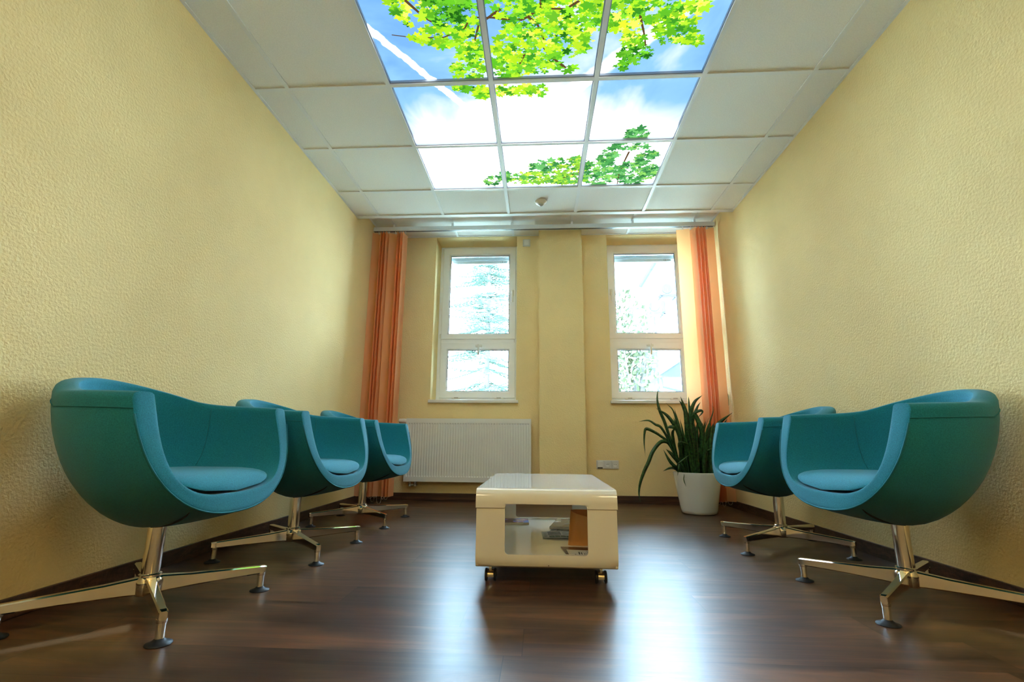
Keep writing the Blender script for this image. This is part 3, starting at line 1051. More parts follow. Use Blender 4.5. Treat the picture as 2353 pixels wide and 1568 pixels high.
b.build('cord_weight', mat('cord_weight_plastic', (0.50, 0.43, 0.25), 0.5), bl, smooth=True)

# ------------------------------------------------------------------ tub chairs
AX_U, AX_V, AX_Z = 0.190, 0.407, 0.673          # arm tips of the outer shell
def spow(v, e):
    return math.copysign(abs(v) ** e, v)
def hump(u, v, z):
    s = min(1, max(0, (-u + 0.01) / 0.20))
    s = s * s * (3 - 2 * s) * max(0.0, 1 - (v / 0.31) ** 2)
    g_ = min(1, max(0, (z - 0.42) / 0.25))
    return 0.066 * s * g_ * g_
OUT = [(0.280, 0.323, 2.35), (0.235, 0.308, 2.28), (0.180, 0.295, 2.2), (0.120, 0.282, 2.1), (0.060, 0.272, 2.02), (0.0, 0.268, 1.96)]
for k in range(1, 15):
    s = k / 14 * PI / 2
    OUT.append((-0.330 * math.sin(s) ** (2 / 1.68), 0.690 - 0.422 * max(0.0, math.cos(s)) ** (2 / 1.68), 1.96))
INN = []
AI_V = 0.327
for k in range(0, 4):
    q = k / 4
    INN.append((0.272 - 0.26 * q, 0.385, 3.4 - 0.7 * q))
for k in range(0, len(OUT) - 4):
    s = k / (len(OUT) - 5) * PI / 2
    p = 2.6
    INN.append((0.01 - 0.262 * math.sin(s) ** (2 / p), 0.690 - 0.305 * max(0.0, math.cos(s)) ** (2 / p), 2.7 - 0.5 * math.sin(s)))
NT = 36
def family(prof, av, au, az):
    rows = []
    for (u, z, n) in prof:
        row = []
        for j in range(NT + 1):
            # even spacing along the curve
            t = PI * j / NT
            v = av * spow(math.cos(t), 2 / n)
            g_ = abs(math.sin(t)) ** (2 / n) if 0 < j < NT else 0.0
            uu, zz = au + (u - au) * g_, az + (z - az) * g_
            row.append(Vector((uu, v, zz + hump(uu, v, zz))))
        rows.append(row)
    return rows
def shell_mesh():
    o = family(OUT, AX_V, AX_U, AX_Z)
    i_ = family(INN, AI_V, AX_U, 0.676)
    b = MB()
    def sheet(rows, flip=False):
        vs = [p for r_ in rows for p in r_]
        n = NT + 1
        fs = [(a * n + k, a * n + k + 1, (a + 1) * n + k + 1, (a + 1) * n + k) for a in range(len(rows) - 1) for k in range(NT)]
        b.add(vs, fs)
    sheet(o)
    sheet(i_)
    fr, ri = [], []
    S = [0.0, 0.06, 0.16, 0.3, 0.5, 0.7, 0.84, 0.94, 1.0]
    for s in S:
        cr = math.sqrt(max(0, 1 - (2 * s - 1) ** 4))
        cf = max(0, 1 - (2 * s - 1) ** 8)
        rf, rr = [], []
        for j in range(NT + 1):
            p, q = o[0][j], i_[0][j]
            e = min(1, min(j, NT - j) / 3.0)
            w_ = (1 - e) ** 2
            base = p.lerp(q, s)
            rf.append(base + Vector((0.0025 * cf * e, 0, 0.020 * cr * w_)))
            p, q = o[-1][j], i_[-1][j]
            rr.append(p.lerp(q, s) + Vector((0, 0, 0.020 * cr)))
        fr.append(rf)
        ri.append(rr)
    sheet(fr)
    sheet(ri)
    return b, o, i_
def merge(o, d=0.0004):
    bm = bmesh.new()
    bm.from_mesh(o.data)
    bmesh.ops.remove_doubles(bm, verts=bm.verts[:], dist=d)
    bmesh.ops.recalc_face_normals(bm, faces=bm.faces[:])
    for e in bm.edges:
        e.smooth = not (len(e.link_faces) == 2 and e.calc_face_angle() > R(38))
    bm.to_mesh(o.data)
    bm.free()
    o.data.polygons.foreach_set('use_smooth', [True] * len(o.data.polygons))

def make_chair(label):
    t = thing('tub_chair', label, 'chair', (0, 0, 0), 0, 'teal tub chairs along the walls')
    b, o, i_ = shell_mesh()
    sh = b.build('shell', M['fabric'], t)
    merge(sh)
    # piping along the outer edge of the front face and a stitched line below the rim
    b = MB()
    b.tube([p + Vector((0.0012, 0, 0)) for p in o[0][1:-1]], 0.0032, 6)
    b.build('piping', M['piping'], sh, smooth=True)
    b = MB()
    line = []
    for j in range(1, NT):
        p = o[-1][j]
        q = p
        for r_ in range(len(o) - 2, -1, -1):
            q = o[r_][j]
            if p.z - q.z >= 0.028 + 0.25 * max(0, o[-1][j].z - 0.70):
                a = o[r_ + 1][j]
                tgt = p.z - (0.028 + 0.25 * max(0, o[-1][j].z - 0.70))
                q = a.lerp(q, (a.z - tgt) / max(1e-6, a.z - q.z))
                break
        line.append(q)
    def edge_at(row, z, sg):
        js = range(NT // 2) if sg > 0 else range(NT, NT // 2, -1)
        for j in js:
            if row[j].z >= z > row[j + sg].z:
                return row[j].lerp(row[j + sg], (row[j].z - z) / (row[j].z - row[j + sg].z))
        return row[js[0]]
    line = [edge_at(o[0], 0.645, 1)] + [p for p in line if p.z > 0.60 and p.x < 0.185] + [edge_at(o[0], 0.645, -1)]
    nrm = [Vector((p.x - 0.05, p.y, 0)).normalized() * 0.0012 for p in line]
    b.tube([p + q for p, q in zip(line, nrm)], 0.0017, 6)
    b.build('rim_stitching', M['piping'], sh, smooth=True)
    # dark slits where the underside panel meets the side shell
    for sg in (1, -1):
        b = MB()
        pts = []
        for k in range(9):
            q = k / 8
            ri = 0.6 + q * 4.4
            a, c = int(ri), min(int(ri) + 1, 5)
            vv = (0.195 - 0.165 * q) * sg
            def at(row):
                for j in range(NT):
                    if (row[j].y - vv) * (row[j + 1].y - vv) <= 0:
                        f_ = (vv - row[j].y) / (row[j + 1].y - row[j].y + 1e-9)
                        return row[j].lerp(row[j + 1], f_)
                return row[NT // 2]
            p = at(o[a]).lerp(at(o[c]), ri - a)
            pts.append(p + Vector((0, 0, -0.001)))
        b.tube(pts, [0.0012 + 0.0032 * math.sin(PI * min(1, k / 6)) for k in range(9)], 6)
        b.build('underside_seam', M['slit'], sh, smooth=True)
    # vertical joint on the inside of the back
    for sg in (1, -1):
        b = MB()
        pts = []
        for row in i_[::-1]:
            hit = None
            for j in (range(NT // 2) if sg > 0 else range(NT, NT // 2, -1)):
                k2 = j + sg
                if (row[j].x + 0.06) * (row[k2].x + 0.06) <= 0:
                    hit = row[j].lerp(row[k2], (-0.06 - row[j].x) / (row[k2].x - row[j].x + 1e-9))
                    break
            if hit is None or hit.z < 0.45:
                break
            pts.append(hit + Vector((0.0006, -0.0008 * sg, 0)))
        if len(pts) < 2:
            continue
        b.tube(pts, 0.0011, 5)
        b.build('inside_seam', M['piping'], sh, smooth=True)
    # cushion
    b = MB()
    NR, NA = 9, 48
    rings = []
    def outline(th):
        c_, s_ = math.cos(th), math.sin(th)
        e_ = 2 / (7.0 if c_ > 0 else 2.1)
        v = 0.272 * spow(s_, e_)
        u = (0.268 if c_ > 0 else 0.135) * spow(c_, e_)
        if c_ > 0:
            u -= 0.022 * (v / 0.272) ** 2 * abs(c_) ** e_
        return u, v
    def ze(v):
        return 0.3880 + 0.0545 * (abs(v) / 0.276) ** 2.4
    ZTOP = 0.456
    top, bot = [], []
    RH = [0.0, 0.3, 0.55, 0.75, 0.87, 0.94, 0.98, 0.995, 1.0]
    vs, fs = [], []
    for side in (0, 1):
        for ri, rho in enumerate(RH):
            for k in range(NA):
                u, v = outline(2 * PI * k / NA)
                u, v = u * rho, v * rho
                uo, vo = outline(2 * PI * k / NA)
                ee = ze(vo)
                mid = ee + (ZTOP - ee) * 0.06
                if side == 0:
                    z = mid + (ZTOP + 0.006 * (1 - rho ** 2) - mid) * (1 - rho ** 7) ** 0.62 - 0.002 * rho ** 4
                else:
                    z = mid - (mid - ze(v)) * (1 - rho ** 9) ** 0.5
                vs.append((u, v, z))
    for side in (0, 1):
        o_ = side * len(RH) * NA
        for ri in range(len(RH) - 1):
            for k in range(NA):
                k2 = (k + 1) % NA
                fs.append((o_ + ri * NA + k, o_ + ri * NA + k2, o_ + (ri + 1) * NA + k2, o_ + (ri + 1) * NA + k))
    b.add(vs, fs)
    cu = b.build('seat_cushion', M['fabric'], t)
    merge(cu, 0.0003)
    # column, hub
    b = MB(); b.lathe([(0.0275, 0.105), (0.0275, 0.278)], n=32)
    b.build('column', M['chrome'], t, angle=40)
    b = MB(); b.lathe([(0.022, 0.052), (0.036, 0.054), (0.040, 0.062), (0.041, 0.096), (0.038, 0.106), (0.0335, 0.110), (0.0335, 0.117), (0.029, 0.120)], n=32)
    b.build('hub', M['chrome'], t, angle=35)
    for k in range(4):
        b = MB()
        # cast arm: tapered rounded bar, bowed slightly, with a socket at the tip
        secs = [(0.028, 0.019, 0.056, 0.110), (0.055, 0.0165, 0.058, 0.107), (0.12, 0.0150, 0.060, 0.101), (0.22, 0.0138, 0.062, 0.096), (0.335, 0.0130, 0.062, 0.0905), (0.356, 0.0128, 0.0625, 0.0895), (0.3655, 0.0105, 0.0635, 0.0875)]
        vs, fs = [], []
        for (r_, hw, z0, z1) in secs:
            c = 0.004
            vs += [(r_, -hw + c, z0), (r_, hw - c, z0), (r_, hw, z0 + c), (r_, hw * 0.93, z1 - c), (r_, hw * 0.93 - c, z1), (r_, -hw * 0.93 + c, z1), (r_, -hw * 0.93, z1 - c), (r_, -hw, z0 + c)]
        for i in range(len(secs) - 1):
            for q in range(8):
                q2 = (q + 1) % 8
                fs.append((i * 8 + q, i * 8 + q2, (i + 1) * 8 + q2, (i + 1) * 8 + q))
        fs.append(tuple(range(8)))
        fs.append(tuple(range((len(secs) - 1) * 8, len(secs) * 8)))
        b.add(vs, fs)
        b.lathe([(0.0135, 0.056), (0.0142, 0.060), (0.0142, 0.066)], (0.3505, 0, 0), 20)
        b.lathe([(0.0118, 0.010), (0.0118, 0.058)], (0.3505, 0, 0), 20)
        lg = b.build('leg', M['chrome'], t, angle=30, rotz=R(45 + 90 * k))
        b = MB(); b.lathe([(0.0330, 0.0), (0.0345, 0.0015), (0.0335, 0.004), (0.020, 0.0085), (0.0135, 0.014), (0.012, 0.016)], (0.3505, 0, 0), 28)
        b.build('glide', M['glide'], lg, angle=50)
    return t
chair = make_chair('teal tub chair nearest the camera on the left, large in the foreground')
CH = [((-1.313, 1.680), 0.0, 0.0, None),
      ((-1.275, 2.570), 0.0, 0.0, 'middle of the three teal tub chairs along the left wall'),
      ((-1.261, 3.521), 0.0, 0.0, 'teal tub chair farthest down the left wall, in front of radiator and blind'),
      ((1.357, 2.000), 180.0, 0.0, 'teal tub chair nearest the camera on the right wall'),
      ((1.350, 2.937), 176.8, -4.3, 'teal tub chair on the right wall beside the potted plant')]
for k, ((x, y), rot, brot, lab) in enumerate(CH):
    c = chair if k == 0 else copy_tree(chair)
    c.location = (x, y, 0)
    c.rotation_euler = (0, 0, R(rot))
    if lab:
        c['label'] = lab
    if brot:
        for ch in c.children:
            if ch.name.split('.')[0] == 'leg':
                ch.rotation_euler[2] += R(brot)

# ------------------------------------------------------------------ coffee table
TX0, TX1, TY0, TY1, TZ0, TZ1 = -0.257, 0.308, 2.045, 3.02, 0.071, 0.3725
HX0, HX1, HZ0, HZ1 = -0.141, 0.1905, 0.122, 0.3135
tb = thing('coffee_table', 'low cream white box table on castors with an opening in its front', 'table', (0, 0, 0))
def round_rect(x0, x1, z0, z1, r, n=6):
    pts = []
    for cx, cz, a0 in ((x1 - r, z1 - r, 0), (x0 + r, z1 - r, 90), (x0 + r, z0 + r, 180), (x1 - r, z0 + r, 270)):
        for k in range(n + 1):
            a = R(a0 + 90 * k / n)
            pts.append((cx + r * math.cos(a), cz + r * math.sin(a)))
    return pts
def ring_plate(b, outer, inner, fmap, d0, d1):
    """plate with a hole; outer/inner are matching point lists, fmap(x,z,d)->point"""
    n = len(outer)
    def ring(l, d):
        return [fmap(p[0], p[1], d) for p in l]
    rows = [ring(outer, d0), ring(inner, d0), ring(inner, d1), ring(outer, d1)]
    vs = [p for r_ in rows for p in r_]
    fs = []
    for a in range(4):
        c = (a + 1) % 4
        for k in range(n):
            k2 = (k + 1) % n
            fs.append((a * n + k, a * n + k2, c * n + k2, c * n + k))
    b.add(vs, fs)
# body: front and back walls curve into base; profile in Y-Z
def wall_y(z, d, back=False):
    """y of the outer skin at height z (rounded top and bottom edges), d = inward offset"""
    rt_, rb = 0.050, 0.045
    y = 0.0
    if z > TZ1 - rt_:
        q = min(1.0, (z - (TZ1 - rt_)) / rt_)
        y = 0.034 * (1 - math.sqrt(max(0, 1 - q * q)))
    if z < TZ0 + rb:
        q = min(1.0, (TZ0 + rb - z) / rb)
        y = 0.020 * (1 - math.sqrt(max(0, 1 - q * q)))
    y += d
    return TY1 - y if back else TY0 + y
def panel(b, x0, x1, z0, z1, hole, th, back=False, top_round=True):
    """front/back wall as grid of quads around the hole"""
    hx0, hx1, hz0, hz1, r = hole
    nseg = 6
    inner = round_rect(hx0, hx1, hz0, hz1, r, nseg)
    # matching outer points by projecting to the rectangle
    outer = []
    cx, cz = (hx0 + hx1) / 2, (hz0 + hz1) / 2
    for k, (px, pz) in enumerate(inner):
        seg = k // (nseg + 1)
        f_ = (k % (nseg + 1)) / nseg
        cor = [(x1, z1), (x0, z1), (x0, z0), (x1, z0)][seg]
        hc = [(hx1, hz1), (hx0, hz1), (hx0, hz0), (hx1, hz0)][seg]
        if seg == 0:
            a, c = (x1, pz), (px, z1)
        elif seg == 1:
            a, c = (px, z1), (x0, pz)
        elif seg == 2:
            a, c = (x0, pz), (px, z0)
        else:
            a, c = (px, z0), (x1, pz)
        if f_ < 0.5:
            outer.append(lerp(a, cor, f_ * 2))
        else:
            outer.append(lerp(cor, c, f_ * 2 - 1))
    n = len(inner)
    NS = 8
    rows = []
    for s in range(NS + 1):
        q = s / NS
        rows.append([lerp(outer[k], inner[k], q) for k in range(n)])
    vs, fs = [], []
    for d in (0.0, th):
        for r_ in rows:
            for (px, pz) in r_:
                vs.append((px, wall_y(pz, d, back), pz))
    for layer in (0, 1):
        o = layer * (NS + 1) * n
        for s in range(NS):
            for k in range(n):
                k2 = (k + 1) % n
                fs.append((o + s * n + k, o + s * n + k2, o + (s + 1) * n + k2, o + (s + 1) * n + k))
    o = (NS + 1) * n
    for k in range(n):
        k2 = (k + 1) % n
        fs.append((NS * n + k, NS * n + k2, o + NS * n + k2, o + NS * n + k))
        fs.append((k, k2, o + k2, o + k))
    b.add(vs, fs)
ZSEAM = 0.2985
b = MB()
panel(b, TX0, TX1, TZ0, TZ1 - 0.0005, (HX0, HX1, HZ0, HZ1, 0.014), 0.012)
panel(b, TX0, TX1, TZ0, TZ1 - 0.0005, (HX0, HX1, HZ0, HZ1, 0.014), 0.012, back=True)
# bottom and inner shelf
b.box(TX0 + 0.004, TX1 - 0.004, TY0 + 0.020, TY1 - 0.020, TZ0 - 0.0, TZ0 + 0.010)
b.box(TX0 + 0.006, TX1 - 0.006, TY0 + 0.011, TY1 - 0.011, 0.104, 0.112)
# side walls with openings
for x0, x1 in ((TX0, TX0 + 0.010), (TX1 - 0.010, TX1)):
    b.box(x0, x1, TY0 + 0.010, TY1 - 0.010, TZ0 + 0.006, 0.128)
    b.box(x0, x1, TY0 + 0.010, TY1 - 0.010, 0.300, TZ1 - 0.010)
    b.box(x0, x1, TY0 + 0.010, TY0 + 0.13, 0.128, 0.300)
    b.box(x0, x1, TY1 - 0.13, TY1 - 0.010, 0.128, 0.300)
b.build('body', M['table'], tb, angle=28)
# top cap, its lip overlapping the body down to the joint line
b = MB()
prof = []
for k in range(9):
    a = PI / 2 * k / 8
    prof.append((TY0 + 0.032 * (1 - math.sin(a)) - 0.002, TZ1 - 0.034 * (1 - math.cos(a))))
top = [(y, z) for y, z in reversed(prof)]
b.cbox(TX0 - 0.001, TX1 + 0.001, TY0 + 0.028, TY1 - 0.028, TZ1 - 0.006, TZ1 + 0.0015, 0.001)
cap = b.build('tabletop', mat('white_gloss_top', (0.74, 0.77, 0.80), 0.10, coat=0.5), tb)
b = MB()
# raised apron around the upper part of the front, stepping down at each side of the hole
def apron(back):
    vs, fs = [], []
    zs = [ZSEAM, 0.305, 0.3145, 0.322, 0.330, 0.340, 0.348, 0.355, 0.361, 0.366, 0.3695, 0.3725]
    def ylip(z):
        y = wall_y(min(z, TZ1 - 0.0005), -0.0042, back)
        return y
    for xa, xb, zl in ((TX0 - 0.003, HX0 - 0.004, ZSEAM), (HX0 - 0.004, HX1 + 0.004, 0.3145), (HX1 + 0.004, TX1 + 0.003, ZSEAM)):
        zz = [z for z in zs if z >= zl - 1e-6]
        base = len(vs)
        for z in zz:
            for x in (xa, xb):
                vs.append((x, ylip(z), z))
        for z in zz:
            for x in (xa, xb):
                vs.append((x, wall_y(min(z, TZ1 - 0.0005), 0.002, back), z))
        nn = len(zz)
        for i in range(nn - 1):
            fs.append((base + 2 * i, base + 2 * i + 1, base + 2 * i + 3, base + 2 * i + 2))
        o2 = base + 2 * nn
        fs.append((base, base + 1, o2 + 1, o2))
        for side in (0, 1):
            for i in range(nn - 1):
                fs.append((base + 2 * i + side, base + 2 * i + 2 + side, o2 + 2 * i + 2 + side, o2 + 2 * i + side))
    b.add(vs, fs)
apron(False)
b.build('apron', M['table'], tb, smooth=False, angle=25)
b = MB()
apron(True)
b.build('apron', M['table'], tb, smooth=False, angle=25)
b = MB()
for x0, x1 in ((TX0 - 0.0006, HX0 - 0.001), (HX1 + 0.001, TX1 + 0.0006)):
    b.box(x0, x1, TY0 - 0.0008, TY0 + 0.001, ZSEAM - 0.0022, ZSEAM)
b.build('cap_joint_shade', mat('joint_shade_strip', (0.20, 0.15, 0.09), 0.8), tb)  # dark strip coloured as the shade line under the cap lip
b = MB(); b.lathe([(0.0018, TY0 - 0.0008), (0.0018, TY0 + 0.002)], (0.0345, 0.0, 0.0835), 8, axis='y')
b.build('screw_hole', M['black'], tb)
for cx, cy in ((-0.203, 2.135), (0.248, 2.135), (-0.203, 2.94), (0.248, 2.94)):
    b = MB()
    b.lathe([(0.016, 0.0712), (0.016, 0.067), (0.007, 0.066), (0.006, 0.050)], (cx, cy, 0), 16)
    b.cbox(cx - 0.0055, cx + 0.0055, cy - 0.019, cy + 0.002, 0.045, 0.062, 0.002)
    # curved mudguard between the wheels
    vs, fs = [], []
    for k in range(9):
        a = R(70 + 130 * k / 8)
        for r_ in (0.0205, 0.0185):
            for x in (-0.012, 0.012):
                vs.append((cx + x, cy + r_ * math.cos(a), 0.0262 + r_ * math.sin(a)))
    for k in range(8):
        o = 4 * k
        fs += [(o, o + 1, o + 5, o + 4), (o + 2, o + 6, o + 7, o + 3), (o, o + 4, o + 6, o + 2), (o + 1, o + 3, o + 7, o + 5)]
    fs += [(0, 2, 3, 1), (32, 33, 35, 34)]
    b.add(vs, fs)
    c = b.build('caster', M['brass'], tb, angle=40)
    for sg in (-1, 1):
        b = MB()
        x0, x1 = (0.0125, 0.024) if sg > 0 else (-0.024, -0.0125)
        b.lathe([(0.015, x0), (0.0235, x0 + 0.001), (0.0250, x0 + 0.004), (0.0250, x1 - 0.004), (0.0225, x1 - 0.001), (0.012, x1), (0.010, x1 - 0.002)], (cx, cy, 0.0252), 24, axis='x')
        b.build('wheel', M['black'], c, angle=40)

# things lying on the shelf
ZF = 0.1125
def slab(name, corners, z0, th, mats, label, cat, group=None, extra=None):
    """sheaf of paper with its own outline; corners counter-clockwise"""
    cx = sum(p[0] for p in corners) / 4
    cy = sum(p[1] for p in corners) / 4
    b = MB()
    vs = [(p[0] - cx, p[1] - cy, 0) for p in corners] + [(p[0] - cx, p[1] - cy, th) for p in corners]
    b.add(vs, [(0, 3, 2, 1), (0, 1, 5, 4), (1, 2, 6, 5), (2, 3, 7, 6), (3, 0, 4, 7)])
    b.add([(x, y, th) for x, y, _ in vs[:4]], [(0, 1, 2, 3)], 1)
    b.add([(x, y, th + 0.0004) for x, y, _ in vs[:4]], [(0, 1, 2, 3)], 1)
    t_ = thing(name, label, cat, (cx, cy, z0), group=group)
    b.build('pages', mats, t_)
    return t_, (cx, cy)
slab('magazine', [(-0.228, 2.80), (-0.060, 2.812), (-0.068, 2.958), (-0.236, 2.95)], ZF, 0.011, [M['paper'], M['cover_blue']],
     'thick magazine with blue and red cover lying alone at the shelf left', 'magazine')
slab('magazine', [(0.085, 2.62), (0.250, 2.62), (0.262, 2.83), (0.105, 2.83)], ZF, 0.004, [M['paper'], M['cover_grey']],
     'thin grey magazine lying underneath the landscape magazine in the table', 'magazine')
slab('magazine', [(0.050, 2.665), (0.235, 2.66), (0.262, 2.93), (0.100, 2.94)], ZF + 0.0045, 0.011, [M['paper'], M['cover_landscape']],
     'thick magazine with dark landscape cover, right side of the shelf', 'magazine')
# folded leaflet with picture boxes
t = thing('leaflet', 'open leaflet with row of green pictures in the middle of the shelf', 'leaflet', (0.0, 0.0, ZF))
def lz(x, y):
    return 0.0016 + 0.004 * math.sin(max(0, min(1, (x - 0.02) / 0.16)) * PI)
def lgrid(b, x0, x1, y0, y1, lift, mi, n=10):
    vs, fs = [], []
    for i in range(n + 1):
        x = x0 + (x1 - x0) * i / n
        for y in (y0, y1):
            sk = (y - 2.42) * -0.05
            vs.append((x + sk, y, lz(x, y) + lift))
    for i in range(n):
        fs.append((2 * i, 2 * i + 2, 2 * i + 3, 2 * i + 1))
    b.add(vs, fs, mi)
b = MB()
lgrid(b, 0.016, 0.185, 2.425, 2.60, 0.0, 0)
lgrid(b, 0.016, 0.185, 2.425, 2.60, 0.0008, 0)
b.build('sheet', M['paper'], t)
b = MB()
for k in range(5):
    lgrid(b, 0.048 + k * 0.027, 0.0735 + k * 0.027, 2.440, 2.482, 0.0012, 0, 2)
b.build('green_pictures', M['print_green'], t)
b = MB()
lgrid(b, 0.045, 0.108, 2.498, 2.585, 0.0012, 0, 4)
b.build('grey_picture', M['print_grey'], t)
b = MB()
for k in range(6):
    lgrid(b, 0.024, 0.036 + 0.002 * (k % 3), 2.45 + k * 0.02, 2.458 + k * 0.02, 0.0012, 0, 1)
    lgrid(b, 0.116, 0.160 + 0.004 * (k % 2), 2.50 + k * 0.014, 2.505 + k * 0.014, 0.0012, 0, 2)
b.build('text_lines', M['print_grey'], t)
# front leaflets
slab('leaflet', [(0.106, 2.10), (0.262, 2.10), (0.262, 2.235), (0.090, 2.245)], ZF, 0.003, [M['paper'], M['cover_dark']],
     'dark brochure lying under the white leaflet at the front opening', 'leaflet')
t, (cx, cy) = slab('leaflet', [(0.118, 2.082), (0.252, 2.074), (0.262, 2.160), (0.112, 2.178)], ZF + 0.0038, 0.0015, [M['paper'], M['paper']],
     'white leaflet with black lettering at the front edge of the opening', 'leaflet')
b = MB()
for k, (x, w_, h) in enumerate(((-0.045, 0.006, 0.012), (-0.028, 0.005, 0.05), (-0.018, 0.004, 0.045), (-0.006, 0.003, 0.03), (0.002, 0.0015, 0.04), (0.008, 0.0015, 0.04))):
    for q in range(int(h / 0.008)):
        b.box(x, x + w_, -0.035 + q * 0.008, -0.030 + q * 0.008, 0.0020, 0.0026)
for k in range(7):
    a = R(25 + 14 * k)
    b.tube([(0.022, -0.02, 0.0026), (0.022 + 0.05 * math.cos(a), -0.02 + 0.05 * math.sin(a), 0.0026)], 0.0008, 4)
b.build('lettering', M['print_black'], t)
# standing orange-brown envelope pouch
t = thing('paper_pouch', 'orange brown paper pouch standing open on the shelf behind the leaflets', 'envelope', (0.185, 2.30, ZF))
vs, fs = [], []
NP = 20
for s in range(2):
    for k in range(NP):
        a = 2 * PI * k / NP
        if s == 0:
            x, y, z = 0.060 * spow(math.cos(a), 0.35), 0.012 * math.sin(a), 0.0
        else:
            x, y = 0.045 * spow(math.cos(a), 0.7), 0.020 * math.sin(a)
            z = 0.146 - (0.034 * (0.5 + 0.5 * math.cos(a)) if math.sin(a) < 0 else -0.002)
            y += 0.010
        vs.append((x, y, z))
for k in range(NP):
    k2 = (k + 1) % NP
    fs.append((k, k2, NP + k2, NP + k))
fs.append(tuple(range(NP)))
b = MB(); b.add(vs, fs)
pouch = b.build('pouch_body', M['envelope'], t, angle=60)
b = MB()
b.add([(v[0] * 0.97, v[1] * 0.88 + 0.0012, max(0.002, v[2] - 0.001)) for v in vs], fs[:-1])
b.build('pouch_lining', M['envelope_in'], pouch, angle=60)

